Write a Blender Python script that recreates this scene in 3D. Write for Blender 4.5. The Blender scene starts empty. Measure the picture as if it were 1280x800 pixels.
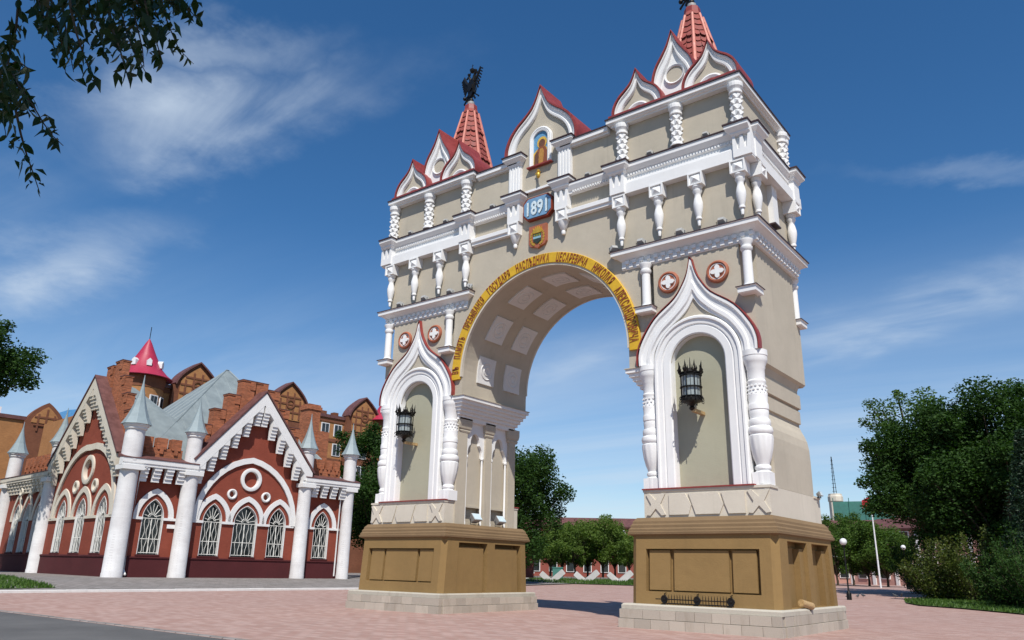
import bpy, bmesh, math, random
from mathutils import Vector, Matrix
from mathutils.geometry import tessellate_polygon
R = math.radians
random.seed(7)
scn = bpy.context.scene
COL = scn.collection

# ------------------------------------------------------------------ camera
CAM = Vector((16.6726, -25.3361, 1.65))
def cam_axes(yaw, pitch, roll):
    f = Vector((math.sin(yaw)*math.cos(pitch), math.cos(yaw)*math.cos(pitch), math.sin(pitch)))
    r = Vector((math.cos(yaw), -math.sin(yaw), 0)); u = r.cross(f)
    c, s = math.cos(roll), math.sin(roll)
    return f, c*r + s*u, -s*r + c*u
CF, CR, CU = cam_axes(R(-37.938), R(17.911), R(1.232))
cd = bpy.data.cameras.new('camera'); cam = bpy.data.objects.new('camera', cd); COL.objects.link(cam)
cam.matrix_world = Matrix(((CR.x, CU.x, -CF.x, CAM.x), (CR.y, CU.y, -CF.y, CAM.y), (CR.z, CU.z, -CF.z, CAM.z), (0, 0, 0, 1)))
cd.sensor_width = 36; cd.lens = 960.67/1280*36; cd.clip_start = .05; cd.clip_end = 6000
scn.camera = cam
scn.render.resolution_x = 1024; scn.render.resolution_y = 640
def ray(u, v): return CF + CR*((u-640)/960.67) - CU*((v-400)/960.67)
def at_dist(u, v, D):
    d = ray(u, v); return CAM + d*(D/math.hypot(d.x, d.y))

# ------------------------------------------------------------------ light and sky
SUN_EL, SUN_AZ = R(53), R(42)      # azimuth measured from -Y towards +X
sunv = Vector((math.sin(SUN_AZ)*math.cos(SUN_EL), -math.cos(SUN_AZ)*math.cos(SUN_EL), math.sin(SUN_EL)))
sl = bpy.data.lights.new('sun', 'SUN'); sl.energy = 4.4; sl.angle = R(.53); sl.color = (1, .955, .88)
so = bpy.data.objects.new('sun', sl); COL.objects.link(so); so.location = (20, -30, 60)
so.rotation_euler = sunv.to_track_quat('Z', 'Y').to_euler()
w = bpy.data.worlds.new('World'); scn.world = w; w.use_nodes = True
nt = w.node_tree; nt.nodes.clear()
def N(t, typ, **kw):
    n = t.nodes.new(typ)
    for k, v in kw.items(): setattr(n, k, v)
    return n
out = N(nt, 'ShaderNodeOutputWorld'); bg = N(nt, 'ShaderNodeBackground'); bg.inputs[1].default_value = .098
sky = N(nt, 'ShaderNodeTexSky', sky_type='NISHITA', sun_disc=False)
sky.sun_elevation = SUN_EL; sky.sun_rotation = math.atan2(sunv.x, sunv.y)
sky.air_density = 1.0; sky.dust_density = .05; sky.ozone_density = 4.0; sky.altitude = 300
tc = N(nt, 'ShaderNodeTexCoord')
def wmath(op, a, b=None, c=None, clamp=False):
    n = N(nt, 'ShaderNodeMath', operation=op, use_clamp=clamp)
    for i, x in enumerate((a, b, c)):
        if x is None: continue
        if isinstance(x, (int, float)): n.inputs[i].default_value = x
        else: nt.links.new(x, n.inputs[i])
    return n.outputs[0]
sep = N(nt, 'ShaderNodeSeparateXYZ'); nt.links.new(tc.outputs['Generated'], sep.inputs[0])
# cirrus on a high flat layer: direction / elevation
zc = wmath('ADD', wmath('MAXIMUM', sep.outputs[2], 0.0), .10)
cmb = N(nt, 'ShaderNodeCombineXYZ')
nt.links.new(wmath('DIVIDE', sep.outputs[0], zc), cmb.inputs[0]); nt.links.new(wmath('DIVIDE', sep.outputs[1], zc), cmb.inputs[1])
def wnoise(scale, detail, rough, dist, loc=(0, 0, 0), rot=0, sc=(1, 1, 1)):
    mp = N(nt, 'ShaderNodeMapping'); mp.inputs['Location'].default_value = loc; mp.inputs['Rotation'].default_value = (0, 0, rot); mp.inputs['Scale'].default_value = sc
    nt.links.new(cmb.outputs[0], mp.inputs[0])
    nz = N(nt, 'ShaderNodeTexNoise'); nz.inputs['Scale'].default_value = scale; nz.inputs['Detail'].default_value = detail
    nz.inputs['Roughness'].default_value = rough; nz.inputs['Distortion'].default_value = dist
    nt.links.new(mp.outputs[0], nz.inputs['Vector']); return nz.outputs[0]
def wramp(x, a, b):
    n = N(nt, 'ShaderNodeMapRange', interpolation_type='SMOOTHSTEP'); n.inputs[1].default_value = a; n.inputs[2].default_value = b
    nt.links.new(x, n.inputs[0]); return n.outputs[0]
CLOUD = (.43, .72)
patch = wramp(wnoise(.42, 3, .5, .6, (3.1, 1.7, 0)), *CLOUD)
wisp = wramp(wnoise(1.1, 9, .62, 1.1, (0, 0, 4), R(35), (.8, 2.6, 1)), .30, .85)
def wblob(cx, cy, ang, sx, sy):
    mp = N(nt, 'ShaderNodeMapping', vector_type='TEXTURE'); mp.inputs['Location'].default_value = (cx, cy, 0); mp.inputs['Rotation'].default_value = (0, 0, R(ang)); mp.inputs['Scale'].default_value = (sx, sy, 1)
    nt.links.new(wob.outputs[0], mp.inputs[0]); ln = N(nt, 'ShaderNodeVectorMath', operation='LENGTH'); nt.links.new(mp.outputs[0], ln.inputs[0]); return wramp(ln.outputs['Value'], 1.25, .0)
# ragged outlines: the layer coordinates are pushed about by noise before the banks are cut out
wn = N(nt, 'ShaderNodeTexNoise'); wn.inputs['Scale'].default_value = 2.6; wn.inputs['Detail'].default_value = 6; wn.inputs['Roughness'].default_value = .6; nt.links.new(cmb.outputs[0], wn.inputs['Vector'])
wsub = N(nt, 'ShaderNodeVectorMath', operation='MULTIPLY_ADD'); wsub.inputs[1].default_value = (.55, .45, 0); wsub.inputs[2].default_value = (-.275, -.225, 0); nt.links.new(wn.outputs['Color'], wsub.inputs[0])
wob = N(nt, 'ShaderNodeVectorMath', operation='ADD'); nt.links.new(cmb.outputs[0], wob.inputs[0]); nt.links.new(wsub.outputs[0], wob.inputs[1])
banks = [(-1.30, .68, 18, .46, .17), (-1.05, .58, 30, .25, .09), (-2.25, .80, 6, .55, .17), (-.40, 2.45, -18, .75, .24), (-1.5, 2.3, -30, .5, .2), (-.1, 1.7, 20, .3, .06), (1.6, 1.2, 40, .6, .2), (2.2, -1.0, 10, .7, .25), (.6, -1.8, 70, .6, .2), (-1.6, -1.6, 30, .7, .2)]
acc = None
for i, b_ in enumerate(banks):
    q_ = wblob(*b_); q_ = wmath('MULTIPLY', q_, (.95, .5, .8, .55, .35, .25, .7, .7, .7, .7)[i]); acc = q_ if acc is None else wmath('MAXIMUM', acc, q_)
fine = wramp(wnoise(1.7, 7, .56, 1.3, (2, 5, 1), R(28), (.85, 1.5, 1)), .20, .82)
cl = wmath('ADD', wmath('MULTIPLY', acc, fine), wmath('MULTIPLY', wmath('MULTIPLY', patch, wisp), .35), clamp=True)
# thin milky veil low over the horizon, the same all the way round
veil = wmath('MULTIPLY', wramp(sep.outputs[2], .42, -.02), wmath('ADD', wmath('MULTIPLY', wramp(wnoise(.5, 6, .6, .8, (7, 2, 1), R(20), (.5, 2.2, 1)), .3, .75), .55), .28))
dens = wmath('ADD', wmath('MULTIPLY', cl, .95), wmath('MULTIPLY', veil, 1.1), clamp=True)
cm = N(nt, 'ShaderNodeMixRGB'); cm.inputs[2].default_value = (5.4, 6.3, 7.4, 1)
nt.links.new(dens, cm.inputs[0])
hs = N(nt, 'ShaderNodeHueSaturation'); hs.inputs['Saturation'].default_value = 1.24
nt.links.new(sky.outputs[0], hs.inputs['Color']); nt.links.new(hs.outputs[0], cm.inputs[1])
nt.links.new(cm.outputs[0], bg.inputs[0]); nt.links.new(bg.outputs[0], out.inputs[0])
scn.view_settings.view_transform = 'Standard'; scn.view_settings.look = 'None'; scn.view_settings.gamma = 1
scn.view_settings.exposure = 0.25; scn.view_settings.use_curve_mapping = False

# ------------------------------------------------------------------ materials
def newmat(name):
    m = bpy.data.materials.new(name); m.use_nodes = True; t = m.node_tree
    return m, t, t.nodes['Principled BSDF']
def L(t, a, b): t.links.new(a, b)
def mapped(t, scale=(1, 1, 1), coord='pos', rot=(0, 0, 0)):
    if coord == 'pos': src = N(t, 'ShaderNodeNewGeometry').outputs['Position']
    else: src = N(t, 'ShaderNodeTexCoord').outputs['Object']
    mp = N(t, 'ShaderNodeMapping'); mp.inputs['Scale'].default_value = scale; mp.inputs['Rotation'].default_value = rot
    L(t, src, mp.inputs[0]); return mp.outputs[0]
def noise(t, vec, scale, detail=4, rough=.55, dist=0):
    n = N(t, 'ShaderNodeTexNoise'); n.inputs['Scale'].default_value = scale; n.inputs['Detail'].default_value = detail
    n.inputs['Roughness'].default_value = rough; n.inputs['Distortion'].default_value = dist
    L(t, vec, n.inputs['Vector']); return n.outputs[0]
def rng(t, x, a, b, c=0., d=1.):
    n = N(t, 'ShaderNodeMapRange'); n.inputs[1].default_value = a; n.inputs[2].default_value = b; n.inputs[3].default_value = c; n.inputs[4].default_value = d
    L(t, x, n.inputs[0]); return n.outputs[0]
def mix(t, fac, a, b, mode='MIX'):
    n = N(t, 'ShaderNodeMixRGB', blend_type=mode)
    for i, x in enumerate((fac, a, b)):
        if isinstance(x, (int, float)): n.inputs[i].default_value = x
        elif isinstance(x, tuple): n.inputs[i].default_value = (*x, 1)
        else: L(t, x, n.inputs[i])
    return n.outputs[0]
def bump(t, p, h, strength, dist=.02):
    b = N(t, 'ShaderNodeBump'); b.inputs['Strength'].default_value = strength; b.inputs['Distance'].default_value = dist
    L(t, h, b.inputs['Height']); L(t, b.outputs[0], p.inputs['Normal'])
def sc3(c, k): return tuple(min(1, x*k) for x in c)
def plaster(name, col, var=.10, streak=.25, dirt=(.16, .14, .11), rough=.85, fine=45, bs=.25, spec=.25):
    m, t, p = newmat(name)
    v = mapped(t)
    big = rng(t, noise(t, v, .55, 6, .6), .3, .7)
    c = mix(t, big, sc3(col, 1-var), sc3(col, 1+var*.6))
    md = rng(t, noise(t, v, 5, 5, .65), .3, .7)
    c = mix(t, mix(t, .55, md, (.5, .5, .5)), c, mix(t, 1.0, c, sc3((1, 1, 1), 1-var*.8), 'MULTIPLY'))
    if streak:
        st = rng(t, noise(t, mapped(t, (2.6, 2.6, .16)), 1.6, 6, .62), .54, .80)
        sp = rng(t, noise(t, v, .8, 3), .40, .66)
        f = N(t, 'ShaderNodeMath', operation='MULTIPLY'); L(t, st, f.inputs[0]); L(t, sp, f.inputs[1])
        g = N(t, 'ShaderNodeMath', operation='MULTIPLY'); L(t, f.outputs[0], g.inputs[0]); g.inputs[1].default_value = streak
        c = mix(t, g.outputs[0], c, dirt)
    L(t, c, p.inputs['Base Color']); p.inputs['Roughness'].default_value = rough; p.inputs['Specular IOR Level'].default_value = spec
    hb = N(t, 'ShaderNodeMath', operation='ADD'); L(t, noise(t, v, fine, 3, .6), hb.inputs[0])
    h2 = N(t, 'ShaderNodeMath', operation='MULTIPLY'); L(t, noise(t, v, 3, 4), h2.inputs[0]); h2.inputs[1].default_value = 1.2
    L(t, h2.outputs[0], hb.inputs[1]); bump(t, p, hb.outputs[0], bs, .03)
    return m
def metal(name, col, rough=.45, met=.0, var=.15, scale=6):
    m, t, p = newmat(name); v = mapped(t)
    n = rng(t, noise(t, v, scale, 6, .65), .3, .7)
    L(t, mix(t, n, sc3(col, 1-var), sc3(col, 1+var)), p.inputs['Base Color'])
    L(t, rng(t, n, 0, 1, rough*.8, min(1, rough*1.25)), p.inputs['Roughness']); p.inputs['Metallic'].default_value = met
    return m
def brickwall(name, col, mortar, scale=1., var=.25, painted=0., bw=.26, bh=.075, bs=.4):
    m, t, p = newmat(name)
    tcn = N(t, 'ShaderNodeTexCoord'); s = N(t, 'ShaderNodeSeparateXYZ'); L(t, tcn.outputs['Object'], s.inputs[0])
    a = N(t, 'ShaderNodeMath', operation='ADD'); L(t, s.outputs[0], a.inputs[0]); L(t, s.outputs[1], a.inputs[1])
    cb = N(t, 'ShaderNodeCombineXYZ'); L(t, a.outputs[0], cb.inputs[0]); L(t, s.outputs[2], cb.inputs[1])
    b = N(t, 'ShaderNodeTexBrick'); b.inputs['Scale'].default_value = scale; b.inputs['Brick Width'].default_value = bw; b.inputs['Row Height'].default_value = bh
    b.inputs['Mortar Size'].default_value = .008; b.inputs['Color1'].default_value = (*sc3(col, 1-var), 1); b.inputs['Color2'].default_value = (*sc3(col, 1+var), 1)
    b.inputs['Mortar'].default_value = (*mortar, 1); L(t, cb.outputs[0], b.inputs['Vector'])
    v = mapped(t)
    n = rng(t, noise(t, v, .7, 6, .65), .3, .7)
    c = mix(t, painted, b.outputs[0], col) if painted else b.outputs[0]
    c = mix(t, n, mix(t, 1., c, (.78, .76, .76), 'MULTIPLY'), c)
    ch = rng(t, noise(t, v, 2.3, 8, .7), .66, .72)
    c = mix(t, mix(t, .5, ch, (0, 0, 0)), c, sc3((.36, .17, .10), 1.))
    L(t, c, p.inputs['Base Color']); p.inputs['Roughness'].default_value = .88; p.inputs['Specular IOR Level'].default_value = .2
    bump(t, p, b.outputs['Fac'], -bs, .012)
    return m
def leafmat(name, col, col2, trans=.35, rough=.5):
    m, t, p = newmat(name)
    g = N(t, 'ShaderNodeNewGeometry')
    v = mapped(t); n = rng(t, noise(t, v, .5, 3), .35, .65)
    c = mix(t, g.outputs['Random Per Island'], col, col2)
    c = mix(t, mix(t, .6, n, (0, 0, 0)), c, mix(t, 1., c, (.55, .62, .5), 'MULTIPLY'))
    L(t, c, p.inputs['Base Color']); p.inputs['Roughness'].default_value = rough; p.inputs['Specular IOR Level'].default_value = .3
    tr = N(t, 'ShaderNodeBsdfTranslucent'); L(t, mix(t, 1., c, (1.5, 1.7, .6), 'MULTIPLY'), tr.inputs[0])
    mx = N(t, 'ShaderNodeMixShader'); mx.inputs[0].default_value = trans
    L(t, p.outputs[0], mx.inputs[1]); L(t, tr.outputs[0], mx.inputs[2])
    L(t, mx.outputs[0], t.nodes['Material Output'].inputs[0])
    return m
M = {}
M['taupe'] = plaster('taupe_plaster', (.50, .445, .355), .09, .38)
M['niche'] = plaster('niche_plaster', (.40, .385, .285), .06, .15)
M['white'] = plaster('white_paint', (.80, .795, .785), .05, .26, (.42, .40, .37), .7, 60, .12)
M['cream'] = plaster('cream_plaster', (.62, .565, .47), .08, .35)
M['brown'] = plaster('ochre_plaster', (.265, .168, .066), .12, .30, (.10, .065, .03), .85, 38, .35)
M['band'] = plaster('brown_moulding', (.215, .142, .075), .12, .3, (.12, .09, .06), .85, 38, .4)
M['flash'] = metal('dark_flashing', (.045, .022, .025), .5)
M['redroof'] = metal('red_roof_metal', (.255, .040, .034), .5, 0, .22)
M['redtile'] = metal('red_roof_tile', (.26, .055, .042), .7, 0, .3, 3)
M['rib'] = metal('pink_rib_paint', (.56, .19, .14), .6)
M['terra'] = metal('terracotta', (.36, .115, .06), .6)
M['yellow'] = metal('yellow_enamel', (.62, .37, .018), .5, 0, .12)
M['letter'] = metal('red_brown_letter_paint', (.22, .035, .012), .5)
M['bluepl'] = metal('blue_enamel', (.16, .30, .46), .45)
M['iron'] = metal('black_iron', (.022, .020, .018), .45, .7)
M['gold'] = metal('gilding', (.70, .42, .06), .35, .5)
M['lampglass'] = metal('frosted_lamp_glass', (.30, .34, .34), .25)
M['floodglass'] = metal('flood_lamp_glass', (.55, .66, .70), .15)
M['floodbody'] = metal('flood_lamp_grey', (.35, .35, .34), .5)
M['coffer'] = plaster('coffer_plaster', (.70, .69, .67), .05, .1)

def stonemat(name, col, var=.2, rough=.75):
    m, t, p = newmat(name); v = mapped(t)
    oi = N(t, 'ShaderNodeObjectInfo')
    c = mix(t, oi.outputs['Random'], sc3(col, 1-var), sc3(col, 1+var))
    sp = rng(t, noise(t, v, 55, 3, .7), .35, .65)
    c = mix(t, mix(t, .6, sp, (0, 0, 0)), c, mix(t, 1., c, (.70, .66, .64), 'MULTIPLY'))
    st = rng(t, noise(t, mapped(t, (1, 1, .4)), 2.2, 6, .7), .52, .75)
    c = mix(t, mix(t, .45, st, (0, 0, 0)), c, mix(t, 1., c, (.62, .57, .5), 'MULTIPLY'))
    L(t, c, p.inputs['Base Color']); p.inputs['Roughness'].default_value = rough
    bump(t, p, noise(t, v, 30, 4, .65), .25, .02)
    return m
M['granite'] = stonemat('pink_grey_granite', (.45, .395, .325), .13)
M['coping'] = stonemat('pale_granite_coping', (.47, .435, .36), .08)

# ------------------------------------------------------------------ mesh building
class MB:
    dfn = None
    def __init__(s, M=None, fn=None): s.v = []; s.f = []; s.M = M; s.fn = fn or MB.dfn
    def add(s, vs, fs):
        o = len(s.v)
        for p in vs:
            p = Vector(p)
            if s.fn: p = Vector(s.fn(*p))
            if s.M is not None: p = s.M @ p
            s.v.append(p)
        s.f += [tuple(o+i for i in f) for f in fs]; return s
    def box(s, x0, x1, y0, y1, z0, z1):
        vs = [(x, y, z) for z in (z0, z1) for y in (y0, y1) for x in (x0, x1)]
        return s.add(vs, [(0, 2, 3, 1), (4, 5, 7, 6), (0, 1, 5, 4), (2, 6, 7, 3), (0, 4, 6, 2), (1, 3, 7, 5)])
    def rect_loft(s, x0, x1, y0, y1, prof, xin=1, xout=1, yin=1, yout=1):
        """stack of rectangles: prof = [(offset, z)]"""
        vs = []
        for o, z in prof:
            vs += [(x0-o*xin, y0-o*yin, z), (x1+o*xout, y0-o*yin, z), (x1+o*xout, y1+o*yout, z), (x0-o*xin, y1+o*yout, z)]
        n = len(prof); fs = [(3, 2, 1, 0), tuple(4*(n-1)+i for i in range(4))]
        for k in range(n-1):
            for i in range(4): fs.append((4*k+i, 4*k+(i+1) % 4, 4*k+4+(i+1) % 4, 4*k+4+i))
        return s.add(vs, fs)
    def prism(s, outer, c0, c1, plane='XZ', holes=()):
        loops = [list(outer)] + [list(h) for h in holes]
        flat = [p for l in loops for p in l]; n = len(flat)
        tri = tessellate_polygon([[Vector((a, b, 0)) for a, b in l] for l in loops])
        def P(a, b, c):
            return (a, c, b) if plane == 'XZ' else ((c, a, b) if plane == 'YZ' else (a, b, c))
        vs = [P(a, b, c0) for a, b in flat] + [P(a, b, c1) for a, b in flat]
        fs = [tuple(t) for t in tri] + [tuple(n+i for i in reversed(t)) for t in tri]
        o = 0
        for l in loops:
            k = len(l)
            for i in range(k): a, b = o+i, o+(i+1) % k; fs.append((a, b, n+b, n+a))
            o += k
        return s.add(vs, fs)
    def mould(s, P, Q, prof, plane='XZ'):
        """profile swept along the pair of curves P (outer) and Q (inner): prof = [(t, depth)]"""
        n = len(P); vs = []; fs = []
        for t, y in prof:
            for (a, b), (c, d) in zip(P, Q):
                x, z = a+(c-a)*t, b+(d-b)*t
                vs.append((x, y, z) if plane == 'XZ' else (y, x, z))
        for k in range(len(prof)-1):
            for i in range(n-1): fs.append((k*n+i, k*n+i+1, k*n+n+i+1, k*n+n+i))
        for e in (0, n-1): fs.append(tuple(k*n+e for k in range(len(prof))))
        return s.add(vs, fs)
    def lathe(s, prof, cx, cy, n=24, z0=0, mod=None, a0=0):
        vs = []; fs = []
        for r, z in prof:
            for i in range(n):
                a = a0+2*math.pi*i/n; rr = r*(mod(i, z) if mod else 1)
                vs.append((cx+rr*math.cos(a), cy+rr*math.sin(a), z0+z))
        m = len(prof)
        for k in range(m-1):
            for i in range(n): fs.append((k*n+i, k*n+(i+1) % n, k*n+n+(i+1) % n, k*n+n+i))
        fs.append(tuple(range(n-1, -1, -1))); fs.append(tuple((m-1)*n+i for i in range(n)))
        return s.add(vs, fs)
    def tube(s, pts, rad, n=6, caps=True):
        pts = [Vector(p) for p in pts]; m = len(pts)
        rads = rad if isinstance(rad, (list, tuple)) else [rad]*m
        vs = []; fs = []; ref = None
        for k in range(m):
            d = (pts[min(k+1, m-1)]-pts[max(k-1, 0)]).normalized()
            if ref is None: ref = Vector((0, 0, 1)) if abs(d.z) < .9 else Vector((1, 0, 0))
            a = d.cross(ref).normalized(); b = d.cross(a).normalized(); ref = b.cross(d)*1.0 if False else ref
            for i in range(n):
                t = 2*math.pi*i/n; vs.append(pts[k]+a*(rads[k]*math.cos(t))+b*(rads[k]*math.sin(t)))
        for k in range(m-1):
            for i in range(n): fs.append((k*n+i, k*n+(i+1) % n, k*n+n+(i+1) % n, k*n+n+i))
        if caps: fs.append(tuple(range(n-1, -1, -1))); fs.append(tuple((m-1)*n+i for i in range(n)))
        return s.add(vs, fs)
    def sphere(s, c, r, nu=12, nv=8, sz=1):
        prof = [(r*math.sin(math.pi*k/nv)+1e-4, -r*sz*math.cos(math.pi*k/nv)) for k in range(nv+1)]
        return s.lathe(prof, c[0], c[1], nu, c[2])
    def build(s, name, m, parent=None, smooth=None, recalc=True, kind=None):
        me = bpy.data.meshes.new(name); me.from_pydata([tuple(p) for p in s.v], [], s.f)
        if recalc:
            bm = bmesh.new(); bm.from_mesh(me); bmesh.ops.recalc_face_normals(bm, faces=bm.faces); bm.to_mesh(me); bm.free()
        if smooth:
            me.polygons.foreach_set('use_smooth', [True]*len(me.polygons)); me.set_sharp_from_angle(angle=R(smooth))
        me.update()
        ms = m if isinstance(m, (list, tuple)) else [m]
        for x in ms: me.materials.append(M[x] if isinstance(x, str) else x)
        o = bpy.data.objects.new(name, me); COL.objects.link(o)
        if parent is not None: o.parent = parent
        if kind: o['kind'] = kind
        return o
def tag(o, label=None, cat=None, group=None, kind=None):
    if label: o['label'] = label
    if cat: o['category'] = cat
    if group: o['group'] = group
    if kind: o['kind'] = kind
    return o
def empty(name, loc=(0, 0, 0), rz=0, label=None, cat=None, group=None, parent=None):
    o = bpy.data.objects.new(name, None); COL.objects.link(o); o.location = loc; o.rotation_euler = (0, 0, rz)
    o.empty_display_size = .2
    if parent is not None: o.parent = parent
    return tag(o, label, cat, group)
def copy_tree(o, parent=None):
    c = o.copy(); COL.objects.link(c); c.parent = parent
    for ch in list(o.children): copy_tree(ch, c)
    return c
def arc(cx, cz, r, a0, a1, n): return [(cx+r*math.cos(R(a0+(a1-a0)*i/n)), cz+r*math.sin(R(a0+(a1-a0)*i/n))) for i in range(n+1)]
def unit_block(name, bev, m):
    bm = bmesh.new(); bmesh.ops.create_cube(bm, size=1.0)
    bmesh.ops.bevel(bm, geom=bm.edges[:], offset=bev, segments=1, affect='EDGES')
    me = bpy.data.meshes.new(name); bm.to_mesh(me); bm.free(); me.materials.append(M[m]); return me
def place_mesh(name, me, loc, scale, parent, rz=0):
    o = bpy.data.objects.new(name, me); COL.objects.link(o); o.location = loc; o.scale = scale; o.rotation_euler = (0, 0, rz); o.parent = parent; return o
def text_mesh(body, bold=0.0):
    """flat outline of a word as (verts, faces) with height of capitals about .73"""
    cu = bpy.data.curves.new('t', 'FONT'); cu.body = body; cu.size = 1; cu.offset = bold; cu.resolution_u = 3
    ob = bpy.data.objects.new('t', cu); COL.objects.link(ob)
    dg = bpy.context.evaluated_depsgraph_get(); me = ob.evaluated_get(dg).to_mesh()
    vs = [tuple(v.co) for v in me.vertices]; fs = [tuple(p.vertices) for p in me.polygons]
    bpy.data.objects.remove(ob); bpy.data.curves.remove(cu)
    return vs, fs
# ================================================================== TRIUMPHAL ARCH
def catmull(pts, k=6):
    out = []; n = len(pts)
    for i in range(n-1):
        p0 = pts[max(i-1, 0)]; p1 = pts[i]; p2 = pts[i+1]; p3 = pts[min(i+2, n-1)]
        for j in range(k):
            t = j/k
            out.append(tuple(.5*((2*b)+(-a+c)*t+(2*a-5*b+4*c-d)*t*t+(-a+3*b-3*c+d)*t**3) for a, b, c, d in zip(p0, p1, p2, p3)))
    out.append(pts[-1]); return out
def both(half, cx=0):      # half = [(dx, z)] from right base up to the tip -> full curve left base .. tip .. right base
    return [(cx-a, b) for a, b in half] + [(cx+a, b) for a, b in reversed(half[:-1])]
arch = empty('triumphal_arch', (0, 0, 0), 0, 'tall taupe triumphal arch with white trim, red spires and two brown pedestals', 'arch')
def mir(s): return Matrix.Diagonal((s, 1, 1, 1))
W = -2.05; CB = 1.65; XC = 6.44
IDN = lambda x, y, z: (x, y, z)
MB.dfn = staticmethod(lambda x, y, z: (x, y+(.15 if y > 1.63 else -.15 if y < -1.63 else 0), z))    # outer wall planes stand at 2.20
stone_me = unit_block('stone_block', .012, 'granite')
NICHE_IN = arc(XC, 8.28, .94, 0, 180, 20)
KO = both(catmull([(2.12, 8.38), (2.11, 8.8), (1.93, 9.29), (1.42, 10.0), (.66, 10.58), (.32, 11.05), (.14, 11.45), (.03, 11.97)], 4), XC)
KI = both(catmull([(1.56, 8.38), (1.54, 8.7), (1.42, 9.0), (1.15, 9.38), (.75, 9.72), (.5, 9.90), (.22, 10.16), (.0, 10.50)], 4), XC)
COLUMN = [(.27, 0), (.27, .36), (.20, .40), (.24, .46), (.24, .52), (.20, .58), (.22, .66), (.27, .78), (.335, 1.05), (.375, 1.35), (.37, 1.46), (.33, 1.5), (.36, 1.53), (.385, 1.62), (.36, 1.72),
          (.31, 1.76), (.33, 1.80), (.335, 1.90), (.32, 1.97), (.28, 1.99), (.29, 2.1), (.30, 2.2), (.29, 2.26), (.31, 2.28), (.31, 2.42), (.30, 2.46), (.285, 2.5), (.30, 2.72), (.30, 2.76), (.28, 2.8), (.27, 3.1), (.29, 3.14), (.29, 3.18),
          (.265, 3.22), (.275, 3.55), (.30, 3.60), (.30, 3.66), (.36, 3.78), (.385, 3.86), (.385, 3.98), (.40, 3.99), (.40, 4.17)]
def flute(i, z): return 1-.07*max(0, math.cos(i/48*2*math.pi*12)) if .8 < z < 1.42 else 1
PEND = [(.0, 0), (.05, .01), (.075, .22), (.07, .23), (.12, .25), (.12, .31), (.10, .33), (.145, .5), (.185, .72), (.185, .86), (.15, 1.02), (.12, 1.12), (.13, 1.22), (.185, 1.30), (.185, 1.36), (.15, 1.38), (.215, 1.46), (.215, 1.54)]
PEND = [(r_*.9, z_) for r_, z_ in PEND]
def pend_block(mb, x, y0, y1, z0, z1, hw, face='front'):
    """block with a little pyramid in a sunk square on its face"""
    mb.box(x-hw, x+hw, y0, y1, z0, z1)
    d = .06; a = hw*.74; zc = (z0+z1)/2; h = (z1-z0)*.36
    vs = [(x-a, y0-.001, zc-h), (x+a, y0-.001, zc-h), (x+a, y0-.001, zc+h), (x-a, y0-.001, zc+h), (x, y0-d*1.9, zc)]
    mb.add(vs, [(0, 1, 4), (1, 2, 4), (2, 3, 4), (3, 0, 4)])
    for (a0, a1, b0, b1) in ((-hw, -a-.02, z0, z1), (a+.02, hw, z0, z1), (-a-.02, a+.02, z0, zc-h-.02), (-a-.02, a+.02, zc+h+.02, z1)):
        mb.box(x+a0, x+a1, y0-d, y0, b0, b1)
def facet_column(mb, x, y, z0, z1, r=.205):
    H = z1-z0; zc = z0+.16; top = z1-.42
    mb.lathe([(r*1.25, 0), (r*1.25, .06), (r*1.05, .10), (r*.9, .16)], x, y, 16, z0)
    k = 5; n = 6; dz = (top-zc)/k
    for j in range(k):                       # faceted diamonds: pyramids all round
        vs = []; fs = []
        for i in range(n):
            a = 2*math.pi*(i+.5*(j % 2))/n; b = a+2*math.pi/n; m_ = (a+b)/2
            q = [(x+.82*r*math.cos(t), y+.82*r*math.sin(t), z) for t, z in ((a, zc+j*dz), (b, zc+j*dz), (b, zc+j*dz+dz), (a, zc+j*dz+dz))]
            o = len(vs); vs += q+[(x+1.22*r*math.cos(m_), y+1.22*r*math.sin(m_), zc+(j+.5)*dz)]
            fs += [(o, o+1, o+4), (o+1, o+2, o+4), (o+2, o+3, o+4), (o+3, o, o+4)]
        mb.add(vs, fs)
    mb.lathe([(r*.9, 0), (r*1.15, .02), (r*1.15, .09), (r*.95, .11), (r*1.0, .16), (r*1.3, .26), (r*1.35, .36), (r*1.35, .42)], x, y, 16, top)
def m_block(mb, x0, x1, y0, y1, z0, z1):
    """white block with an M shaped sinking in its upper face"""
    mb.box(x0, x1, y0+.11, y1, z0, z1)
    w_ = x1-x0
    f = lambda a, b: (x0+a*w_, z0+b*(z1-z0))
    mb.prism([f(0, 0), f(1, 0), f(1, 1), f(.86, 1), f(.76, .36), f(.64, .36), f(.57, .95), f(.43, .95), f(.36, .36), f(.24, .36), f(.14, 1), f(0, 1)], y0, y0+.11)

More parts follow.
